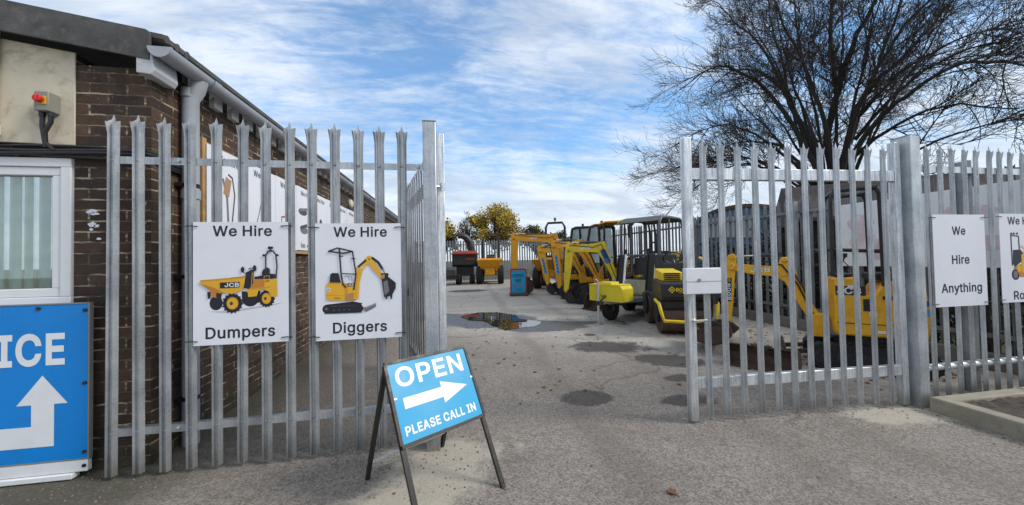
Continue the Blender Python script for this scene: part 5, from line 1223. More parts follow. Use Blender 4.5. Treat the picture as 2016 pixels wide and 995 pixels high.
def micro_digger(loc, ang):
    # the house is narrower than the tracks
    t = thing('micro_digger', 'small yellow digger with black roll frame parked behind the closed palisade gate', 'excavator', loc, ang)
    for y in (-.26, .26):
        mb = MB(); mb.prism(loop_track(-.42, .42, .14, .015, 40), y-.09, y+.09); tr = mb.build('track', 'rubber', t, smooth=0)
        mb = MB()
        for x_ in (-.42, .42): mb.disc((x_, y, .155), .09, .2, 'y', 16); mb.disc((x_, y, .155), .045, .22, 'y', 10)
        for x_ in (-.2, 0, .2): mb.disc((x_, y, .07), .045, .195, 'y', 12)
        mb.box(-.3, .3, y-.095, y+.095, .1, .21); mb.build('track_frame', 'dirty_black', tr)
    mb = MB(); mb.box(-.25, .25, -.2, .2, .16, .33); mb.disc((0, 0, .36), .2, .08, 'z', 22); mb.build('undercarriage', 'dirty_black', t)
    mb = MB(); mb.ribbon([(.76, .02), (.80, .10), (.79, .24)], .018, -.36, .36)
    for y in (-.2, .2): mb.bar((.2, y, .22), (.78, y, .14), .05, .05)
    mb.build('dozer_blade', 'rust', t)
    # body: front console panel, floor and rounded rear hood
    mb = MB()
    mb.prism([(.34, .42), (.35, .55), (.33, 1.10), (.12, 1.12), (.08, .92), (-.06, .90), (-.12, 1.0), (-.18, 1.06), (-.42, 1.08), (-.54, .98), (-.58, .74), (-.55, .42)], -.33, .335)
    bd = mb.build('body', 'yellow', t, bevel=.025); bd.scale = (.86, .90, 1)
    mb = MB(); mb.box(.12, .30, -.3, .3, 1.122, 1.15); mb.box(-.05, .05, .336, .342, .72, .86); mb.box(-.52, .32, .336, .340, .565, .573)  # small upright side plate is black to paint in a shaded recess
    mb.box(-.3, -.14, .336, .343, .86, .90); mb.build('trim_and_recess_shade', 'black_plastic', bd)
    mb = MB(); mb.box(-.08, -.005, .343, .345, .66, .71); mb.box(-.16, -.08, .337, .3385, .47, .50); mb.box(.10, .2, .3365, .338, .98, 1.02); mb.build('warning_sticker', 'white_ink', bd)
    mb = MB(); mb.box(-.42, -.04, -.22, .22, 1.08, 1.16); mb.ribbon([(-.38, 1.14), (-.44, 1.3), (-.46, 1.52)], [.1, .09, .06], -.2, .2); mb.build('operator_seat', 'seat', t, bevel=.02)
    mb = MB(); o_ = .30
    for y in (-o_, o_):
        mb.tube([(.30, y, 1.12), (.30, y, 2.05), (.26, y, 2.16)], .022, 10)
        mb.tube([(-.14, y, 1.02), (-.13, y, 2.08), (-.10, y, 2.16)], .024, 10)
        mb.tube([(.26, y, 2.16), (-.10, y, 2.16)], .026, 10); mb.tube([(.30, y, 1.45), (-.14, y, 1.42)], .017, 8)
    for x_, z_ in ((.26, 2.16), (-.10, 2.16), (-.14, 1.42)): mb.tube([(x_, -o_, z_), (x_, o_, z_)], .024, 10)
    mb.build('roll_frame', 'black_paint', t)
    mb = MB()
    for y in (-.2, -.07, .07, .2): mb.tube([(.22, y, 1.12), (.20, y, 1.28), (.17, y, 1.36)], .009, 6); mb.tube([(.17, y, 1.35), (.165, y, 1.40)], .02, 8)
    mb.tube([(.28, .1, 1.3), (.20, .18, 1.33), (.12, .2, 1.22)], .008, 6); mb.build('control_levers', 'black_plastic', t)
    mb = MB(); mb.prism([(.34, .34), (.52, .34), (.54, .58), (.44, .64), (.34, .62)], -.09, .09); mb.build('king_post', 'yellow', t, bevel=.01)
    # square tube boom with raised knee bracket
    mb = MB(); mb.ribbon([(.42, .50), (.60, .86), (.70, 1.08), (.82, 1.17), (1.08, 1.19), (1.36, 1.24)], [.13, .135, .14, .14, .13, .10], -.055, .055)
    mb.prism([(.62, 1.13), (.80, 1.10), (.84, 1.22), (.78, 1.36), (.70, 1.37), (.66, 1.30)], -.065, .065)
    mb.disc((.75, 0, 1.33), .035, .17, 'y', 12); mb.disc((1.36, 0, 1.24), .05, .15, 'y', 12); bm_ = mb.build('boom', 'yellow', t, bevel=.008)
    mb = MB(); text_on(mb, 'JCB', (1.02, .0565, 1.195), (-1, 0, 0), (0, 0, 1), .22, .065, .03); mb.build('lettering', 'white_ink', bm_, smooth=0)
    mb = MB(); mb.ribbon([(1.345, 1.40), (1.37, 1.30), (1.39, 1.16), (1.43, .36)], [.10, .13, .15, .075], -.05, .05); mb.disc((1.345, 0, 1.385), .04, .14, 'y', 12); mb.disc((1.43, 0, .36), .04, .14, 'y', 12)
    dp_ = mb.build('dipper', 'yellow', t, bevel=.006)
    mb = MB(); mb.prism([(1.36, 1.08), (1.42, 1.08), (1.435, .74), (1.375, .74)], .0502, .0515, mi=0)
    text_on(mb, '8008', (1.398, .0518, .88), (0.03, 0, 1), (1, 0, -.03), .24, .045, .02, mi=1)
    text_on(mb, 'JCB', (1.392, .0518, 1.045), (0.03, 0, 1), (1, 0, -.03), .05, .028, .02, mi=2); mb.build('model_plate', ['black_ink', 'white_ink', 'yellow'], dp_, smooth=0)
    ram(t, (.80, 1.40), (1.33, 1.385), 0, .028, .55, 'dipper_ram'); ram(t, (.47, .48), (.68, 1.16), .0, .038, .6, 'boom_ram'); ram(t, (1.56, 1.12), (1.60, .40), 0, .036, .6, 'bucket_ram')
    mb = MB(); mb.bar((1.40, 0, 1.12), (1.56, 0, 1.12), .04, .05); mb.bar((1.43, 0, .38), (1.62, 0, .38), .10, .035); mb.bar((1.62, 0, .40), (1.60, 0, .24), .08, .03); mb.build('bucket_link', 'dirty_black', t)
    mb2 = bucket_mb(0, 0, .95, .9, .72); b2 = MB(); b2.add([(1.42-v[0]*-1-.05, v[1], .36+v[2]*.72) for v in mb2.v], mb2.f); b2.build('bucket', 'rust', t)
    mb = MB(); text_on(mb, 'JCB', (.19, .3375, .955), (-1, 0, 0), (0, 0, 1), .25, .085, .035, mi=0); mb.build('lettering', 'white_ink', bd, smooth=0)
    mb = MB(); mb.box(.02, .33, .3352, .3366, .90, 1.01); mb.build('name_plate', 'black_ink', bd)
    mb = MB(); mb.box(-.57, -.44, .3352, .3366, .80, .86, 0); mb.box(-.56, -.46, .3352, .3366, .69, .77, 1); mb.build('blue_sticker', ['blue_decal', 'lblue_decal'], bd)
    mb = MB(); mb.tube([(.47, .06, .62), (.62, .075, 1.0), (.78, .08, 1.26), (.9, .07, 1.30), (1.28, .07, 1.34)], .010, 6); mb.tube([(.45, .03, .6), (.56, .07, .95), (.68, .075, 1.2)], .010, 6); mb.build('hydraulic_hose', 'rubber', t)
    return t


micro_digger((5.0, 3.62, 0), R(136))


def spare_bucket(label, loc, ang, s, w):
    o = thing('digger_bucket', label, 'bucket', loc, ang, 'loose digger buckets'); shell = 'dirty_black' if 'black' in label.split()[:2] else 'rust'
    mb2 = bucket_mb(0, 0, s, 0, w); lo = min(v[2] for v in mb2.v)
    b2 = MB(); b2.add([(v[0], v[1], v[2]-lo) for v in mb2.v], mb2.f); b2.build('shell', shell, o)
    mb = MB(); 
    for y in (-.05, .05): mb.disc((.06*s, y, .06*s-lo*1.0-.02), .02, .12, 'y', 10)
    mb.build('pin', 'dirty_black', o)
    return o
spare_bucket('rusty grading bucket lying on the sandy ground beside the small yellow digger', (3.78, 3.85, 0), R(215), .50, .75)
spare_bucket('rusty digging bucket on the concrete in front of the bright yellow excavator', (3.72, 8.85, gz(8.8)), R(200), .75, .45)
spare_bucket('black digging bucket lying between the bright yellow excavator and its neighbour', (3.95, 10.15, gz(10.1)), R(165), .85, .6)
spare_bucket('wide black grading bucket lying deep in the row of excavators', (4.05, 11.55, gz(11.5)), R(150), .75, 1.1)
spare_bucket('reddish brown bucket standing behind the sign reading HIRE ME', (2.85, 13.15, gz(13.1)), R(190), 1.1, .55)


# ---- plant trailer with yellow toolbox
def trailer(loc, ang):
    t = thing('plant_trailer', 'galvanised plant trailer with a lemon yellow toolbox on its drawbar', 'trailer', loc, ang)
    # local +x runs back from the hitch
    mb = MB()
    for y in (-1, 1): mb.bar((.12, .05*y, .46), (1.25, .48*y, .46), .05, .09)
    for y in (-.5, .5): mb.bar((1.25, y, .46), (3.0, y, .46), .06, .10)
    for x_ in (1.25, 1.8, 2.4, 3.0): mb.bar((x_, -.5, .45), (x_, .5, .45), .06, .08)
    mb.bar((-.1, 0, .45), (.7, 0, .45), .06, .06)
    ch = mb.build('chassis', 'galv', t)
    mb = MB(); mb.box(1.25, 3.0, -.52, .52, .512, .535); mb.build('deck', 'galv_dull', ch)
    mb = MB(); mb.box(1.22, 1.26, -.54, .54, .54, .86); mb.box(2.96, 3.0, -.54, .54, .54, .66)
    for y in (-.56, .54): mb.box(1.25, 3.0, y, y+.02, .54, .68)
    mb.build('side_board', 'galv', ch)
    mb = MB(); mb.disc((-.14, 0, .45), .035, .1, 'x', 12); mb.box(-.2, -.05, -.035, .035, .42, .5); mb.bar((-.1, 0, .5), (.1, 0, .58), .02, .02); mb.build('coupling', 'dirty_black', t)
    mb = MB(); mb.tube([(.02, .13, .02), (.02, .13, .85)], .028, 12); mb.tube([(.02, .13, .85), (.02, .13, .90), (.06, .21, .92)], .012, 8); mb.disc((.02, .13, .01), .07, .02, 'z', 16); mb.box(-.01, .05, .03, .16, .42, .5); mb.build('jockey_stand', 'galv_new', t)
    # toolbox with a sloping lid
    mb = MB(); mb.prism([(-.38, .0), (.40, .0), (.40, .33), (-.32, .33), (-.38, .26)], 0, .42, 'x'); 
    bx_ = MB(); bx_.add([(.10+v[0], v[1], .47+v[2]) for v in mb.v], mb.f); tb = bx_.build('toolbox', 'lemon', t, bevel=.005)
    mb = MB(); mb.prism([(.09, .802), (.53, .802), (.53, .815), (.09, .815)], -.33, .41); mb.box(.15, .45, -.10, .20, .8155, .86); mb.build('lid', 'lemon', tb, bevel=.004)
    mb = MB(); mb.tube([(.093, .02, .60), (.075, .02, .60), (.07, .06, .56), (.075, .10, .60), (.093, .10, .60)], .008, 6); mb.disc((.098, .2, .58), .02, .01, 'x', 10); mb.build('latch', 'dirty_black', tb)
    for y in (-.62, .62):
        mb = MB(); mb.lathe([(.12, -.08), (.2, -.09), (.275, -.07), (.285, 0), (.275, .07), (.2, .09), (.12, .08)], (2.15, y, .285), 'y', 28); wh = mb.build('wheel', 'rubber', t)
        mb = MB(); mb.lathe([(0, -.05), (.1, -.06), (.14, -.04), (.14, .04), (.1, .06), (0, .05)], (2.15, y, .285), 'y', 20); mb.build('rim', 'galv_dull', wh)
        mb = MB(); mb.ribbon([(2.15+.36*cos(R(a)), .285+.36*sin(R(a))) for a in range(10, 171, 16)], .012, y-.12, y+.12); mb.build('mudguard', 'black_plastic', t)
    mb = MB(); mb.lathe([(.12, -.08), (.2, -.09), (.245, -.07), (.255, 0), (.245, .07), (.2, .09), (.12, .08)], (.62, .22, .262), 'y', 28); sw_ = mb.build('spare_wheel', 'rubber', t)
    mb = MB(); mb.lathe([(0, -.05), (.1, -.06), (.13, -.04), (.13, .04), (.1, .06), (0, .05)], (.62, .22, .262), 'y', 20); mb.bar((.62, .22, .30), (.62, .22, .44), .05, .03); mb.build('rim', 'dirty_black', sw_)
    # folded loading ramp
    for y in (-.50, .22):
        mb = MB(); mb.bar((1.13, y+.08, .42), (1.34, y+.08, 1.42), .17, .03, up=(1, 0, -.2)); mb.bar((1.11, y-.012, .42), (1.32, y-.012, 1.43), .022, .06, 1, up=(1, 0, -.2)); mb.bar((1.11, y+.172, .42), (1.32, y+.172, 1.43), .012, .06, up=(1, 0, -.2))
        mb.build('ramp', ['dirty_black', 'white_ink'], t)
    return t
trailer((3.05, 6.85, gz(6.9)), R(33))


# ---- tandem roller
def roller(label, loc, ang, canopy, s_=1., nose=True):
    t = thing('tandem_roller', label, 'roller', loc, ang, None, s_)
    DX = .50 if not canopy else .62; CT = 2.12 if not canopy else 1.72
    # local +x is the nose
    for x_ in (.62, .62-2*DX):
        mb = MB(); mb.lathe([(0, -.40), (.10, -.40), (.26, -.385), (.29, -.40), (.292, .40), (.26, .385), (.10, .40), (0, .40)], (x_, 0, .292), 'y', 40); mb.build('drum', 'drum', t)
        for y in (-.43, .43):
            MB().prism([(x_-.16, .24), (x_+.08, .20), (x_+.12, .34), (x_+.02, .62), (x_-.20, .62)], y-.02, y+.02).build('drum_yoke', 'dirty_black', t, bevel=.006)
    mb = MB(); mb.tube([(.70, -.47, .60), (.96, -.47, .56), (1.01, -.45, .42), (1.01, -.40, .27), (1.02, .0, .25), (1.01, .40, .27), (1.01, .45, .42), (.96, .47, .56), (.70, .47, .60)], .030, 12); mb.build('guard_bar', 'yellow_bright', t)
    mb = MB(); mb.prism([(.30, .62), (.94, .60), (.99, .66), (.98, .90), (.94, .94), (.30, .96)], -.43, .43); mb.box(.28-1.9*DX, .30, -.38, .38, .40, .66); mb.box(.36, .92, -.40, .40, .46, .6)
    bd = mb.build('body', 'black_paint', t, bevel=.02)
    mb = MB(); mb.prism([(.34, .962), (.90, .945), (.895, 1.10), (.36, 1.15)], -.40, -.06); hd = mb.build('hood', 'yellow_bright', t, bevel=.015)
    mb = MB()
    for k in range(4): mb.box(.88, .912, -.36, -.10, .966+.034*k, .984+.034*k)
    mb.build('louvre', 'black_paint', hd)
    mb = MB(); text_on(mb, 'BOMAG', (.992, -.055, .80), (0, 1, 0), (-.04, 0, 1), .27, .062, .032)
    text_on(mb, 'BOMAG', (.993, -.07, .752), (0, 1, 0), (-.04, 0, 1), .16, .012, .02)
    def dm(r1, r2):
        return [(.9935, -.26+r*a, .80+r*b) for r in (r1, r2) for a, b in ((1, 0), (0, 1), (-1, 0), (0, -1))]
    mb.add(dm(.062, .042), [(0, 1, 5, 4), (1, 2, 6, 5), (2, 3, 7, 6), (3, 0, 4, 7)]); mb.add(dm(.024, .006), [(0, 1, 5, 4), (1, 2, 6, 5), (2, 3, 7, 6), (3, 0, 4, 7)])
    mb.build('lettering', 'yellow_bright', bd, smooth=0)
    # side plate with lightening holes, right hand rail
    mb = MB(); mb.box(.45, .80, .455, .475, .30, .86); mb.box(.60, .66, .40, .455, .9, 1.24); mb.tube([(.62, .43, .95), (.62, .43, 1.28), (.30, .43, 1.34)], .025, 8); sp_ = mb.build('side_plate', 'yellow_bright', t, bevel=.006)
    mb = MB()
    for x_, z_ in ((.52, .78), (.60, .74), (.68, .78), (.52, .66), (.60, .62), (.70, .64), (.6, .42)): mb.disc((x_, .476, z_), .022, .006, 'y', 12)
    mb.build('hole', 'black_paint', sp_)
    mb = MB(); mb.prism([(-.64, .66), (-.30, .66), (-.30, .92), (-.44, 1.22), (-.64, 1.26)], .06, .44); mb.build('rear_hood', 'yellow_bright', t, bevel=.04)
    mb = MB(); mb.box(-.34, .06, -.24, .24, .90, 1.0); mb.ribbon([(-.32, .98), (-.38, 1.2), (-.40, 1.42)], [.10, .09, .06], -.22, .22); mb.build('operator_seat', 'seat', t, bevel=.02)
    mb = MB(); mb.prism([(.12, .96), (.34, .96), (.30, 1.24), (.20, 1.26)], -.22, .22); mb.tube([(.22, 0, 1.24), (.14, 0, 1.34)], .02, 8)
    mb.tube([(.13+.06*sin(a), .18*cos(a), 1.35+.10*sin(a)) for a in [2*pi*k/18 for k in range(18)]], .014, 8, closed=True); mb.tube([(.13, -.17, 1.35), (.13, .17, 1.35)], .01, 6); mb.build('steering_console', 'black_plastic', t)
    if not canopy: return t
    mb = MB(); o_ = .42
    for y in (-o_, o_):
        mb.tube([(.26, y, .94), (.24, y, CT-.22), (.20, y, CT-.08), (.10, y, CT-.01), (-.50, y, CT), (-.62, y, CT-.06), (-.66, y, CT-.20), (-.66, y, .9)], .033, 12)
        mb.tube([(.25, y, 1.42), (-.66, y, 1.38)], .018, 8)
        mb.bar((-.64, y, 1.42), (-.10, y, .78), .05, .07)
    for x_, z_ in ((.20, CT-.07), (-.62, CT-.06), (.25, 1.42), (.25, 1.0)): mb.tube([(x_, -o_, z_), (x_, o_, z_)], .020, 8)
    rp_ = mb.build('roll_frame', 'rops_grey', t)
    mb = MB(); mb.ribbon([(.22, CT-.06), (.10, CT+.025), (-.20, CT+.045), (-.50, CT+.03), (-.64, CT-.05)], .02, -o_+.02, o_-.02); mb.build('canopy_sheet', 'rops_grey', rp_)
    return t
roller('black and yellow tandem roller with a rusty drum standing beside the gate lock box', (4.30, 6.42, gz(6.4)), R(-109), False)


def canopy_machine(loc, ang):
    """open ride-on machine strapped on the trailer; local +x points to the trailer's tail"""
    t = thing('ride_on_machine', 'dark ride-on machine with a grey four post canopy loaded on the galvanised trailer', 'machine', loc, ang)
    mb = MB(); mb.prism([(-.72, .08), (.80, .08), (.86, .26), (.30, .32), (-.66, .30)], -.42, .42); mb.build('body', 'dirty_black', t, bevel=.02)
    for x_ in (-.45, .5):
        for y in (-.44, .44):
            mb = MB(); mb.lathe([(.08, -.07), (.17, -.075), (.195, 0), (.17, .075), (.08, .07)], (x_, y, .20), 'y', 22); wh = mb.build('wheel', 'rubber', t)
            mb = MB(); mb.lathe([(0, -.05), (.08, -.06), (.08, .06), (0, .05)], (x_, y, .20), 'y', 16); mb.build('rim', 'rops_grey', wh)
    mb = MB(); mb.prism([(.42, .40), (.94, .36), (.92, .62), (.74, .92), (.56, .96), (.44, .80)], -.40, .40); mb.build('engine_cover', 'yellow_bright', t, bevel=.04)
    for x_ in (-.18, .22):
        mb = MB(); mb.box(x_-.17, x_+.17, -.22, .22, .46, .56); mb.ribbon([(x_+.14, .55), (x_+.20, .72), (x_+.22, .96)], [.09, .08, .05], -.2, .2); mb.build('seat', 'seat', t, bevel=.02)
    mb = MB(); mb.prism([(-.62, .40), (-.44, .40), (-.46, .76), (-.56, .80)], -.2, .2); mb.tube([(-.5, 0, .76), (-.42, 0, .86)], .02, 8); mb.tube([(-.40+.05*sin(a), .17*cos(a), .88+.10*sin(a)) for a in [2*pi*k/18 for k in range(18)]], .014, 8, closed=True); mb.tube([(-.40, -.16, .88), (-.40, .16, .88)], .01, 6)
    for y in (-.28, .1, .26): mb.tube([(-.3, y, .42), (-.27, y, .68)], .012, 6); mb.tube([(-.27, y, .66), (-.265, y, .73)], .024, 8)
    mb.build('controls', 'black_plastic', t)
    mb = MB(); o_ = .47
    for y in (-o_, o_):
        mb.tube([(-.74, y, .08), (-.72, y, 1.45), (-.68, y, 1.62), (-.56, y, 1.71), (.36, y, 1.72), (.50, y, 1.66), (.55, y, 1.50), (.56, y, .35)], .032, 12)
        mb.tube([(-.73, y, .86), (-.22, y, .86)], .016, 8); mb.tube([(-.22, y, .42), (-.22, y, 1.70)], .028, 10); mb.bar((.56, y, 1.02), (.12, y, .42), .04, .06)
        mb.tube([(-.73, y, .42), (-.22, y, .42)], .014, 8)
    for x_, z_ in ((-.66, 1.63), (.49, 1.67), (-.73, .86)): mb.tube([(x_, -o_, z_), (x_, o_, z_)], .02, 8)
    rp_ = mb.build('roll_frame', 'rops_grey', t)
    mb = MB(); mb.ribbon([(-.70, 1.62), (-.56, 1.735), (-.1, 1.755), (.36, 1.745), (.52, 1.67)], .02, -o_+.02, o_-.02); mb.build('canopy_sheet', 'rops_grey', rp_)
    mb = MB(); mb.prism([(.40, .42), (.56, .42), (.56, 1.0)], o_-.01, o_+.005); mb.prism([(.40, .42), (.56, .42), (.56, 1.0)], -o_-.005, -o_+.01); mb.build('side_plate', 'rops_grey', rp_)
    return t
canopy_machine((4.90, 7.98, gz(8)+.540), R(33))


# ---- skip dumper, chipper, far left machine
def wheel(t, x, y, r, w, hub='yellow_deep'):
    mb = MB(); mb.lathe([(r*.5, -w*.48), (r*.8, -w*.5), (r*.97, -w*.38), (r, 0), (r*.97, w*.38), (r*.8, w*.5), (r*.5, w*.48)], (x, y, r), 'y', 26)
    for k in range(18):
        a = 2*pi*k/18; c_ = Vector((x+r*.985*cos(a), y, r+r*.985*sin(a))); mb.bar(c_+Vector((0, -w*.45, 0)), c_+Vector((0, w*.45, 0)), .04*r*2, .02, up=(cos(a), 0, sin(a)))
    wh = mb.build('wheel', 'rubber', t)
    mb = MB(); mb.lathe([(0, -w*.25), (r*.3, -w*.3), (r*.52, -w*.46), (r*.52, w*.46), (r*.3, w*.3), (0, w*.25)], (x, y, r), 'y', 20); mb.build('rim', hub, wh)


def dumper(label, loc, ang, paint, hoop=2.28, s=1.15):
    t = thing('site_dumper', label, 'dumper', loc, ang, 'skip dumpers', s)
    for x_ in (.62, -.72):
        for y in (-.48, .48): wheel(t, x_, y, .40, .28)
    mb = MB(); mb.box(-1.1, .3, -.30, .30, .36, .62); mb.box(.2, .95, -.16, .16, .40, .62); mb.build('chassis', paint, t, bevel=.02)
    mb = MB()   # skip: tapered tub
    def ring(x0, x1, y, z0, z1): return [(x0, -y, z0), (x1, -y, z1), (x1, y, z1), (x0, y, z0)]
    A = ring(.10, .86, .40, .66, .66); B_ = ring(.02, 1.36, .56, 1.16, 1.08); Bi = [(x_*.97+.02, y*.95, z-.002) for x_, y, z in B_]; Ai = [(x_*.95+.03, y*.92, z+.05) for x_, y, z in A]
    mb.add(A+B_+Bi+Ai, [(3, 2, 1, 0)]+[(i, (i+1) % 4, 4+(i+1) % 4, 4+i) for i in range(4)]+[(4+i, 4+(i+1) % 4, 8+(i+1) % 4, 8+i) for i in range(4)]+[(8+i, 8+(i+1) % 4, 12+(i+1) % 4, 12+i) for i in range(4)]+[(12, 13, 14, 15)])
    sk = mb.build('skip', paint, t, bevel=.012, smooth=0)
    mb = MB(); mb.box(.88, .96, -.22, .22, .42, .72); mb.box(.86, .92, -.07, .07, .74, .92); mb.build('front_plate', paint, sk, bevel=.02)
    mb = MB(); mb.prism([(-.1, .62), (.0, .62), (-.02, 1.22), (-.16, 1.26)], -.2, .2); mb.tube([(-.12, 0, 1.24), (-.22, 0, 1.36)], .02, 8)
    mb.tube([(-.24+.06*sin(a), .17*cos(a), 1.37+.1*sin(a)) for a in [2*pi*k/16 for k in range(16)]], .014, 8, closed=True); mb.build('console', 'black_plastic', t)
    mb = MB(); mb.box(-.86, -.46, -.22, .22, .86, .96); mb.ribbon([(-.84, .95), (-.90, 1.2), (-.92, 1.34)], [.1, .08, .06], -.2, .2); mb.build('operator_seat', 'seat', t, bevel=.02)
    mb = MB(); mb.prism([(-1.18, .5), (-.42, .5), (-.42, .86), (-1.0, .88), (-1.18, .8)], -.36, .36); mb.build('engine_hood', paint, t, bevel=.03)
    mb = MB(); mb.tube([(-1.02, -.40, .8), (-1.0, -.40, hoop-.18), (-.99, -.30, hoop), (-.99, .30, hoop), (-1.0, .40, hoop-.18), (-1.02, .40, .8)], .05, 10); mb.build('roll_hoop', 'black_paint', t)
    mb = MB(); mb.tube([(-.99, 0, hoop), (-.99, 0, hoop+.1)], .02, 8); mb.lathe([(.055, 0), (.05, .09), (.03, .12), (0, .125)], (-.99, 0, hoop+.1), 'z', 14, 1); mb.build('beacon', ['black_plastic', 'spoutgrey'], t)
    return t
dumper('orange yellow skip dumper facing the camera in front of the back fence', on(2.15, 19.3), R(-98), 'yellow_deep')
dumper('skip dumper of which mostly the black roll hoop and round beacon rise over the diggers', on(4.55, 15.6), R(-115), 'yellow_deep', 2.62)

ck = thing('wood_chipper', 'red rimmed black wood chipper with a curved black discharge spout', 'chipper', on(.82, 19.5), R(-96))
mb = MB(); mb.prism([(-.62, .95), (.50, .90), (.62, 1.0), (.62, 1.55), (-.50, 1.55)], -.66, .66); mb.build('hopper', 'dirty_black', ck, bevel=.02)
mb = MB(); frm = [(-.62, 1.58), (.68, 1.58)]
mb.box(-.58, .70, -.70, .70, 1.552, 1.62); mb.prism([(-.5, 1.62), (.6, 1.62), (.5, 1.74), (-.4, 1.74)], -.60, .60); mb.build('hopper_rim', 'redpaint', ck, bevel=.01)
mb = MB(); mb.box(.622, .63, .05, .5, 1.28, 1.34); mb.build('name_strip', 'redpaint', ck)
mb = MB(); mb.box(-.55, .45, -.42, .42, .42, .93); mb.build('engine_housing', 'dirty_black', ck, bevel=.02)
for y in (-.36, .36):
    mb = MB(); mb.prism(loop_track(-.5, .42, .19, .02, 36), y-.12, y+.12); mb.build('track', 'rubber', ck, smooth=0)
mb = MB(); mb.tube([(-.1, .34, 1.70), (-.1, .32, 1.95), (-.08, .22, 2.26), (-.02, .04, 2.48), (.06, -.18, 2.58), (.1, -.38, 2.56)], [.20, .20, .19, .18, .17, .16], 12); sp_ = mb.build('discharge_spout', 'black_paint', ck)
mb = MB(); mb.add([(-.10, -.32, 2.74), (.30, -.32, 2.74), (.30, -.64, 2.34), (-.10, -.64, 2.34), (-.10, -.30, 2.78), (.30, -.30, 2.78), (.30, -.62, 2.30), (-.10, -.62, 2.30)], [(0, 1, 2, 3), (7, 6, 5, 4), (0, 4, 5, 1), (1, 5, 6, 2), (2, 6, 7, 3), (3, 7, 4, 0)]); mb.build('deflector', 'dirty_black', sp_)

pw = thing('engine_cart', 'small dark wheeled engine unit standing at the foot of the back fence beside the chipper', 'machine', on(.02, 18.6), R(-95))
for y in (-.42, .42): wheel(pw, -.1, y, .28, .18, 'dirty_black')
mb = MB(); mb.box(-.5, .5, -.33, .33, .3, .42); mb.build('frame', 'dirty_black', pw); mb = MB(); mb.prism([(-.45, .43), (.42, .43), (.42, .8), (.25, .92), (-.45, .92)], -.3, .3); mb.build('engine_cover', 'spoutgrey', pw, bevel=.03)
mb = MB(); mb.tube([(.5, -.2, .36), (.9, -.2, .75), (.9, .2, .75), (.5, .2, .36)], .02, 8); mb.build('handle', 'dirty_black', pw)

# ---- HIRE ME pavement sign
hm = thing('hire_me_sign', 'small blue pavement sign reading HIRE ME with a dark red frame standing in the yard', 'sign', on(2.42, 12.7), R(-2))
def rrect(w, h, r, n=5, z0=0.):
    o_ = []
    for cx, cz, a0 in ((w/2-r, h-r, 0), (-w/2+r, h-r, 90), (-w/2+r, r, 180), (w/2-r, r, 270)):
        o_ += [(cx+r*cos(R(a0+90*k/n)), z0+cz+r*sin(R(a0+90*k/n))) for k in range(n+1)]
    return o_
mb = MB(); mb.prism(rrect(.60, .98, .09), -.035, .0); fr2 = mb.build('frame', 'redpaint', hm, bevel=.008)
mb = MB(); mb.prism([(x_, z_+.11) for x_, z_ in rrect(.50, .80, .05)], -.039, -.0355); mb.build('panel', 'sign_cyan', hm)
mb = MB(); mb.box(-.32, .32, -.22, .22, 0, .10); mb.build('base', 'spoutgrey', hm, bevel=.02)
mb = MB(); mb.bar((-.24, .05, .9), (-.24, .40, .06), .03, .03); mb.bar((.24, .05, .9), (.24, .40, .06), .03, .03); mb.build('prop', 'redpaint', hm)
mb = MB(); text_on(mb, 'HIRE', (0, -.039, .72), (1, 0, 0), (0, 0, 1), .40, .125, .02); mb.build('lettering', 'black_ink', hm, smooth=0); mb = MB(); text_on(mb, 'ME', (0, -.039, .545), (1, 0, 0), (0, 0, 1), .22, .12, .02)
mb.build('lettering', 'black_ink', hm, smooth=0)
mb = MB(); mb.box(-.20, .20, -.0405, -.0395, .375, .395); mb.box(-.20, .20, -.0405, -.0395, .30, .32); mb.box(-.20, -.18, -.0405, -.0395, .3201, .3749); mb.box(-.1, .12, -.0405, -.0395, .2, .22, 1); mb.build('arrow', ['redpaint', 'black_ink'], hm)

# ================================================================== BEYOND THE FENCE
# banner boards fixed on the side fence
for k, (y, w_) in enumerate(((2.80, .92), (3.73, 1.12))):
    bn = thing('banner_board', ['pale pink white banner board on the side fence behind the Anything poster', 'pale banner board with pink blotches on the side fence behind the small digger'][k], 'banner', (6.236, y, 1.20), 0, 'banner boards on the side fence')
    mb = MB(); mb.box(0, .008, 0, w_, 0, .98); mb.build('board', 'white_ink', bn)
    mb = MB(); rnd = random.Random(20+k)
    for q_ in range(5):
        cy, cz, ry, rz2 = rnd.uniform(.25, w_-.25), rnd.uniform(.25, .75), rnd.uniform(.08, .2), rnd.uniform(.06, .2)
        mb.prism([(cy+ry*cos(a)*rnd.uniform(.8, 1.1), cz+rz2*sin(a)*rnd.uniform(.8, 1.1)) for a in [2*pi*j/18 for j in range(18)]], -.0012-.0004*q_, -.0002, 'x')
    mb.build('faded_print', 'pink_print', bn)

bs = thing('brown_roof_shed', 'long low shed with an old brown roof beyond the side fence', 'shed', (9.5, 4.2, 0), R(-38))
mb = MB(); mb.box(-3, 3.5, 0, 3, 0, 2.15); mb.build('wall', 'dark_room', bs); mb = MB(); mb.prism([(-.2, 2.12), (1.5, 3.0), (3.2, 2.12), (3.2, 2.05), (-.2, 2.05)], -3.2, 3.7, 'x')
mb.build('roof', 'shed_roof', bs)

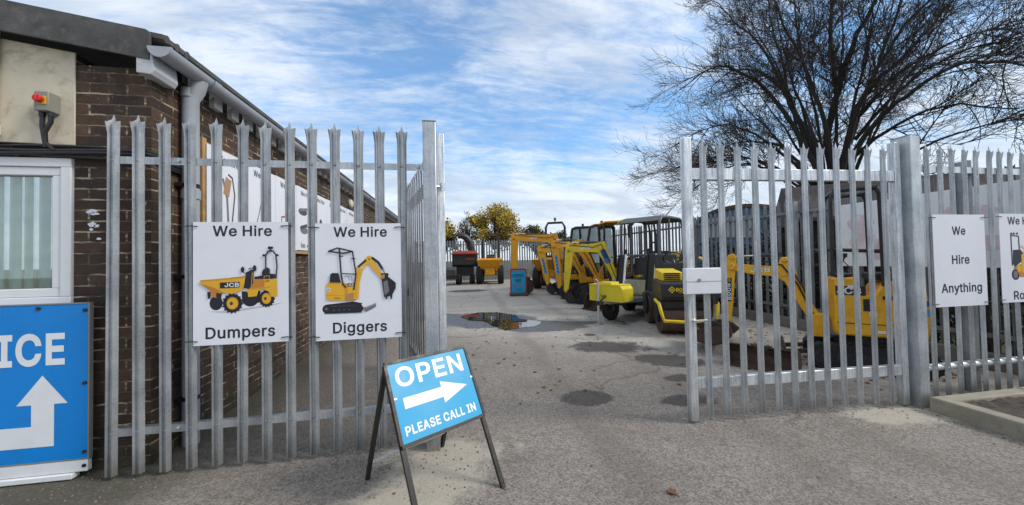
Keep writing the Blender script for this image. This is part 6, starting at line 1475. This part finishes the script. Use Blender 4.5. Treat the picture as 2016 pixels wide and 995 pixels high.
bb = thing('blue_fronted_building', 'blue glazed building with a curved brown trimmed roof beyond the side fence', 'building', (19.5, 21.2, 0), R(-50))
arch = [(-3, 0)]+[(3*cos(R(a)), 3.2+1.5*sin(R(a))) for a in range(180, -1, -15)]+[(3, 0)]
mb = MB(); mb.prism(arch, .1, 9); mb.build('wall', 'bluewall', bb)
mb = MB(); mb.ribbon([(3.06*cos(R(a)), 3.2+1.58*sin(R(a))) for a in range(180, -1, -12)], .22, -.1, 9.1); mb.build('roof', 'browntrim', bb)
mb = MB()
for k in range(4): mb.box(-2.4+1.25*k, -1.35+1.25*k, .04, .095, 2.6, 4.1)
mb.build('window', 'cabglass', bb)


# ---- trees
def branch_pts(p, d, L, seg, rnd, wob, trop):
    pts = [Vector(p)]; d = Vector(d).normalized()
    for i in range(seg):
        d = (d+Vector((rnd.uniform(-wob, wob), rnd.uniform(-wob, wob), rnd.uniform(-wob, wob)+trop))).normalized()
        pts.append(pts[-1]+d*L/seg)
    return pts


def bare_tree():
    rnd = random.Random(21)
    t = thing('bare_tree', 'large leafless spreading tree with many dark stems behind the closed gate', 'tree', (11.2, 8.8, gz(8.8)))
    az = R(51.8); Lx = Vector((cos(az), -sin(az), 0))*.90; Dp = Vector((sin(az), cos(az), 0))
    def W3(l, d, z): return Lx*l+Dp*d+Vector((0, 0, z))
    limbs = [  # lateral, depth, height; start radius
        ([(-.05, 0, -.2), (-.08, .1, 1.6), (-.13, .2, 3.2), (-.5, .4, 4.8), (-1.0, .6, 6.4), (-1.2, .7, 7.8), (-1.5, .8, 9.2), (-1.6, .9, 10.6)], .15),
        ([(.02, 0, -.2), (.04, 0, 1.5), (.03, -.1, 2.9), (-.02, -.3, 5.0), (.23, -.4, 6.0), (.10, -.5, 7.4), (.2, -.5, 8.9), (.34, -.6, 10.4)], .20),
        ([(.2, -.4, 5.9), (.58, -.7, 7.0), (1.2, -1.2, 8.1), (1.5, -1.5, 9.6)], .12),
        ([(.12, .05, .3), (.2, .1, 2.9), (.6, .3, 5.2), (.97, .5, 6.1), (1.8, .8, 6.9), (2.4, 1.0, 7.6), (3.2, 1.2, 8.6)], .16),
        ([(.16, -.1, 1.0), (.32, -.3, 3.4), (.93, -.8, 4.7), (1.6, -1.2, 5.2), (2.3, -1.6, 5.5), (3.0, -1.8, 5.3), (3.8, -2.0, 4.8)], .12),
        ([(.70, .35, 5.3), (1.65, .2, 6.25), (2.6, -.1, 6.6), (3.8, -.4, 6.6)], .08),
        ([(-.12, -.1, 1.2), (-.2, -.4, 3.4), (-1.1, -1.0, 5.6), (-2.0, -1.5, 6.8), (-3.0, -1.8, 7.2), (-4.0, -1.9, 6.8)], .12),
        ([(-.5, .4, 4.85), (-1.3, .9, 7.0), (-2.3, 1.3, 8.1), (-3.2, 1.6, 8.4), (-4.0, 1.8, 8.0)], .09),
        ([(-1.0, .6, 6.4), (-1.8, .5, 8.4), (-2.6, .4, 9.6), (-3.3, .3, 10.6)], .08),
        ([(-.3, .3, 3.2), (-.9, .8, 4.4), (-1.7, 1.3, 5.3), (-3.1, 1.9, 5.7), (-4.4, 2.2, 5.1)], .09),
        ([(.5, -.2, 4.0), (1.2, -.8, 4.5), (2.2, -1.5, 4.7), (3.2, -2.0, 4.2)], .08),
        ([(-.2, .5, 3.0), (-.3, 1.4, 4.6), (-.6, 2.4, 6.2), (-1.0, 3.2, 7.6), (-1.2, 3.8, 9.0)], .11),
        ([(.1, -.3, 3.2), (.0, -1.2, 4.6), (-.4, -2.0, 6.0), (-.9, -2.6, 7.4), (-1.2, -3.0, 8.6)], .10),
        ([(.3, .5, 3.4), (.8, 1.6, 4.8), (1.4, 2.4, 6.2), (2.2, 3.0, 7.4)], .09),
        ([(.2, -.4, 3.8), (.7, -1.4, 5.2), (1.3, -2.2, 6.6), (1.8, -2.8, 8.0)], .09),
        ([(-.15, .1, 2.4), (-.55, -.1, 3.7), (-.9, -.3, 5.6), (-1.3, -.5, 7.3), (-2.1, -.8, 9.0)], .09),
        ([(-.1, .1, 2.2), (-1.2, .2, 3.7), (-2.4, .3, 4.5), (-3.6, .3, 4.3), (-4.6, .3, 3.5)], .07),
        ([(.25, -.3, 2.2), (1.2, -.9, 3.4), (2.4, -1.6, 4.0), (3.6, -2.2, 3.9)], .07),
        ([(.6, .1, 4.6), (1.5, -.3, 5.6), (2.6, -1.0, 6.0), (3.9, -1.8, 5.6)], .07),
        ([(.97, .5, 6.1), (1.6, .2, 7.3), (2.6, -.3, 8.0), (3.6, -.8, 7.8)], .07),
        ([(-.3, .2, 3.4), (-1.6, -.4, 4.9), (-3.0, -.8, 5.7), (-4.5, -1.0, 5.3)], .07),
        ([(-.2, 0, 2.8), (-1.8, .6, 4.4), (-3.2, 1.0, 5.0), (-4.5, 1.2, 4.3)], .065),
        ([(-.2, .1, 3.0), (-1.4, -1.0, 4.0), (-2.8, -1.4, 4.5), (-4.0, -1.6, 4.0)], .06),
        ([(.1, -.1, 2.0), (-.8, -1.0, 3.4), (-1.9, -1.7, 4.0), (-2.9, -2.0, 3.7)], .06)]
    for k in range(13):
        a_ = 2*pi*k/13+rnd.uniform(-.2, .2); q_ = rnd.uniform(.25, .75); dl, dd_ = cos(a_), sin(a_); hz = rnd.uniform(7.6, 10.2)
        limbs.append(([(.1*dl, .1*dd_, rnd.uniform(.8, 2.4)), (.5*dl*q_*2, .5*dd_*q_*2, 3.6), (1.5*dl*q_*1.6, 1.5*dd_*q_*1.6, 5.4), (2.4*dl*q_*1.7, 2.4*dd_*q_*1.7, 7.0), (3.3*dl*q_*1.7, 3.3*dd_*q_*1.7, hz)], rnd.uniform(.06, .09)))
    tr = MB(); tw = MB()
    def fine(p, d, L, r, lvl):
        seg = 5 if lvl < 3 else 4
        pts = branch_pts(p, d, L, seg, rnd, .20 if lvl < 3 else .26, .03 if lvl < 3 else .06)
        tw.tube(pts, [max(.0038, r*(1-.8*i/seg)) for i in range(seg+1)], 4 if lvl < 3 else 3)
        if lvl >= 4: return
        n = {1: 8, 2: 5, 3: 3}[lvl]
        for k in range(n):
            f = rnd.uniform(.12, 1.0); i = min(seg-1, int(f*seg)); q_ = pts[i].lerp(pts[i+1], f*seg-i); dd = (pts[i+1]-pts[i]).normalized()
            ax = dd.cross(Vector((rnd.uniform(-1, 1), rnd.uniform(-1, 1), rnd.uniform(-1, 1)))).normalized()
            ang = R(rnd.uniform(20, 60)); nd = dd*cos(ang)+ax*sin(ang)
            nd = (nd+Vector((q_.x, q_.y, 0))*.05+Vector((0, 0, .05))).normalized()
            fine(q_, nd, max(.22, L*rnd.uniform(.45, .80)), r*.55, lvl+1)
    for li, (pts, r) in enumerate(limbs):
        P = [W3(*p_) for p_ in pts]
        # smooth and roughen the limb
        sm = []
        for i in range(len(P)-1):
            p0, p1, p2, p3 = P[max(i-1, 0)], P[i], P[i+1], P[min(i+2, len(P)-1)]
            for tt in (0, .25, .5, .75):
                sm.append(.5*((2*p1)+(p2-p0)*tt+(2*p0-5*p1+4*p2-p3)*tt*tt+(3*p1-p0-3*p2+p3)*tt**3)+Vector((rnd.uniform(-.035, .035), rnd.uniform(-.035, .035), rnd.uniform(-.035, .035))))
        sm.append(P[-1]); n = len(sm)
        tr.tube(sm, [max(.014, .82*r*(1-.88*(i/(n-1))**.8)) for i in range(n)], 9)
        Ltot = sum((sm[i+1]-sm[i]).length for i in range(n-1))
        cnt = int(Ltot*(1.85 if li < 24 else .8))
        for k in range(cnt):
            f = rnd.uniform(.22, 1.0)**.8; i = min(n-2, int(f*(n-1))); q_ = sm[i].lerp(sm[i+1], rnd.random()); dd = (sm[i+1]-sm[i]).normalized()
            if q_.z < 2.2: continue
            ax = dd.cross(Vector((rnd.uniform(-1, 1), rnd.uniform(-1, 1), rnd.uniform(-1, 1)))).normalized(); ang = R(rnd.uniform(25, 65))
            nd = (dd*cos(ang)+ax*sin(ang)+Vector((q_.x, q_.y, 0))*.06+Vector((0, 0, .06))).normalized()
            fine(q_, nd, rnd.uniform(.8, 1.8)*(1.15-.35*f), .022*(1.1-.5*f), 1 if rnd.random() < .55 else 2)
    tr.build('trunk', 'bark', t); tw.build('crown', 'twig', t, smooth=0)
bare_tree()


def leafy_tree(name, label, loc, rx, rz_, h, mats, n, seed, leaf=.11, trunk_r=.12, gaps=.35):
    rnd = random.Random(seed)
    t = thing(name, label, 'tree', loc, 0, 'trees beyond the back fence')
    mb = MB(); cz = h-rz_
    mb.tube([(0, 0, -.1), (.05, .03, cz*.5), (0, 0, cz)], [trunk_r, trunk_r*.7, trunk_r*.5], 8)
    clumps = []
    for k in range(46):
        u, v = rnd.uniform(0, 2*pi), rnd.uniform(-.6, 1); q_ = math.sqrt(max(0, 1-v*v)); f = rnd.uniform(.45, 1.0)
        c_ = Vector((rx*q_*cos(u)*f, rx*q_*sin(u)*f, cz+rz_*v*f)); clumps.append((c_, rnd.uniform(.16, .36)*rx))
        mb.tube([(0, 0, cz*.55), c_*.5+Vector((0, 0, cz*.35)), c_], [trunk_r*.35, .03, .012], 5)
        for j in range(5): mb.tube([c_, c_+Vector((rnd.uniform(-1, 1), rnd.uniform(-1, 1), rnd.uniform(-.2, 1)))*.35*rx], [.012, .006], 3)
    mb.build('trunk', 'bark', t)
    mb = MB()
    for k in range(n):
        c_, r_ = rnd.choice(clumps)
        d_ = Vector((rnd.gauss(0, 1), rnd.gauss(0, 1), rnd.gauss(0, .8))).normalized()*r_*rnd.random()**.45; p_ = c_+d_
        a_ = Vector((rnd.uniform(-1, 1), rnd.uniform(-1, 1), rnd.uniform(-1, 1))).normalized(); b_ = a_.cross(Vector((rnd.uniform(-1, 1), rnd.uniform(-1, 1), rnd.uniform(-1, 1)))).normalized(); s_ = leaf*rnd.uniform(.6, 1.4)
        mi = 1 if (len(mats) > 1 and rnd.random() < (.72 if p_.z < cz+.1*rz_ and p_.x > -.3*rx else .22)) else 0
        mb.add([p_-a_*s_, p_+b_*s_*.6, p_+a_*s_, p_-b_*s_*.6], [(0, 1, 2, 3)], mi)
    mb.build('crown', list(mats), t, smooth=0)


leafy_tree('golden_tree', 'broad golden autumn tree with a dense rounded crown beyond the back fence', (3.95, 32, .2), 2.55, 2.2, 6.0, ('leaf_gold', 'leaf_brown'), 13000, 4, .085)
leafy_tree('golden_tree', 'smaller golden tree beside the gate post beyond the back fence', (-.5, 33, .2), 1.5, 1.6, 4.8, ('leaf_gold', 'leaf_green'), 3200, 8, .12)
leafy_tree('green_tree', 'low green tree beyond the back fence between the golden crown and the roll hoop', (8.3, 34, .2), 1.9, 1.3, 4.3, ('leaf_green', 'leaf_brown'), 3200, 12, .12)
leafy_tree('thin_tree', 'sparse nearly bare young tree between the two golden crowns', (1.5, 31, .2), 1.0, 1.5, 5.4, ('leaf_brown',), 420, 15, .07, .06)
leafy_tree('green_tree', 'dark low green bush line tree beyond the back fence behind the digger cabs', (11.5, 38, .2), 2.2, 1.2, 4.0, ('leaf_green', 'leaf_brown'), 3200, 18, .13)

rnd = random.Random(31)
hd_ = thing('hedge', 'dark scrubby hedge growing behind the side fence beside the small digger', 'hedge', (7.35, 5.8, 0))
mb = MB()
for k in range(60):
    x_, y_ = rnd.uniform(-.35, .35), rnd.uniform(-2.9, 3.2); top_ = Vector((x_+rnd.uniform(-.3, .3), y_+rnd.uniform(-.4, .4), rnd.uniform(1.2, 1.9)))
    mb.tube([(x_, y_, -.05), (x_+rnd.uniform(-.1, .1), y_, .7), top_], [.025, .018, .006], 5)
mb.build('stems', 'bark', hd_)
mb = MB()
for k in range(9000):
    y_ = rnd.uniform(-3.1, 3.4); hh = 1.75+.25*sin(y_*2.1)+.15*sin(y_*5.3); z_ = hh*rnd.random()**.7; p_ = Vector((rnd.gauss(0, .27), y_, z_+rnd.uniform(-.1, .12)))
    a_ = Vector((rnd.uniform(-1, 1), rnd.uniform(-1, 1), rnd.uniform(-1, 1))).normalized(); b_ = a_.cross(Vector((rnd.uniform(-1, 1), rnd.uniform(-1, 1), rnd.uniform(-1, 1)))).normalized(); s_ = rnd.uniform(.03, .06)
    mb.add([p_-a_*s_, p_+b_*s_*.6, p_+a_*s_, p_-b_*s_*.6], [(0, 1, 2, 3)])
mb.build('foliage', 'leaf_dark', hd_, smooth=0)

# ---- leaves on the ground
def leaf_shape(mb, x, y, z, s, a, rnd):
    pr = [(0, -1), (.35, -.6), (.8, -.45), (.55, 0), (.75, .5), (.25, .45), (0, 1), (-.25, .5), (-.8, .5), (-.5, 0), (-.75, -.5), (-.3, -.55)]
    vs = [(x+s*(u*cos(a)-v*sin(a)), y+s*(u*sin(a)+v*cos(a)), z+.006+s*.35*abs(u)*rnd.uniform(.6, 1.2)) for u, v in pr]
    mb.add(vs+[(v[0], v[1], v[2]+.002) for v in vs], [tuple(range(12)), tuple(range(23, 11, -1))]+[(i, (i+1) % 12, 12+(i+1) % 12, 12+i) for i in range(12)])
rnd = random.Random(9)
mb = MB(); leaf_shape(mb, 0, 0, 0, .036, .8, rnd); mb.tube([(0, -.03, .01), (.01, -.06, .02)], .002, 5)
o = mb.build('fallen_leaf', 'leaf_dry', smooth=0, loc=(1.27, 1.95, 0)); tag(o, 'single curled brown leaf lying alone on the tarmac before the gateway', 'leaf')
mb = MB()
for k in range(520):
    if k < 330: x, y = rnd.uniform(4.3, 6.25), rnd.uniform(2.9, 8.2)
    elif k < 430: x, y = rnd.uniform(.3, 4.2), rnd.uniform(3.2, 8)
    else: x, y = rnd.uniform(5.0, 6.25), rnd.uniform(2.8, 12)
    leaf_shape(mb, x, y, gz(y), rnd.uniform(.012, .034), rnd.uniform(0, 6.3), rnd)
stuff(mb.build('fallen_leaves', 'leaf_dry', smooth=0))
mb = MB()
def stone(x, y, z, r):
    a_ = rnd.uniform(0, 6.3); vs = []
    for k in range(5): vs.append((x+r*rnd.uniform(.6, 1.2)*cos(a_+k*1.257), y+r*rnd.uniform(.6, 1.2)*sin(a_+k*1.257), z))
    top_ = [(x+(v[0]-x)*.55, y+(v[1]-y)*.55, z+r*rnd.uniform(.5, .9)) for v in vs]
    mb.add(vs+top_, [(5, 6, 7, 8, 9)]+[(k, (k+1) % 5, 5+(k+1) % 5, 5+k) for k in range(5)])
for k in range(2200):
    u = rnd.random()
    if u < .30: x, y = rnd.uniform(-2.9, -.1), 2.72+rnd.gauss(0, .12)
    elif u < .45: x, y = rnd.uniform(2.0, 4.2), 2.62+rnd.gauss(0, .12)
    elif u < .58: x, y = 4.10-abs(rnd.gauss(0, .07)), rnd.uniform(.4, 2.5)
    elif u < .70: x, y = -2.05+abs(rnd.gauss(0, .15)), rnd.uniform(2.9, 9)
    elif u < .80: x, y = -.1+rnd.gauss(0, .35), 2.5+rnd.gauss(0, .25)
    else: x, y = rnd.uniform(-2.5, 4), rnd.uniform(1.2, 6)
    if y > 2.93 and x < -2.09: continue
    stone(x, y, gz(y)-.001, rnd.choice((.003, .004, .005, .006, .009)))
stuff(mb.build('grit', 'grit', smooth=0))
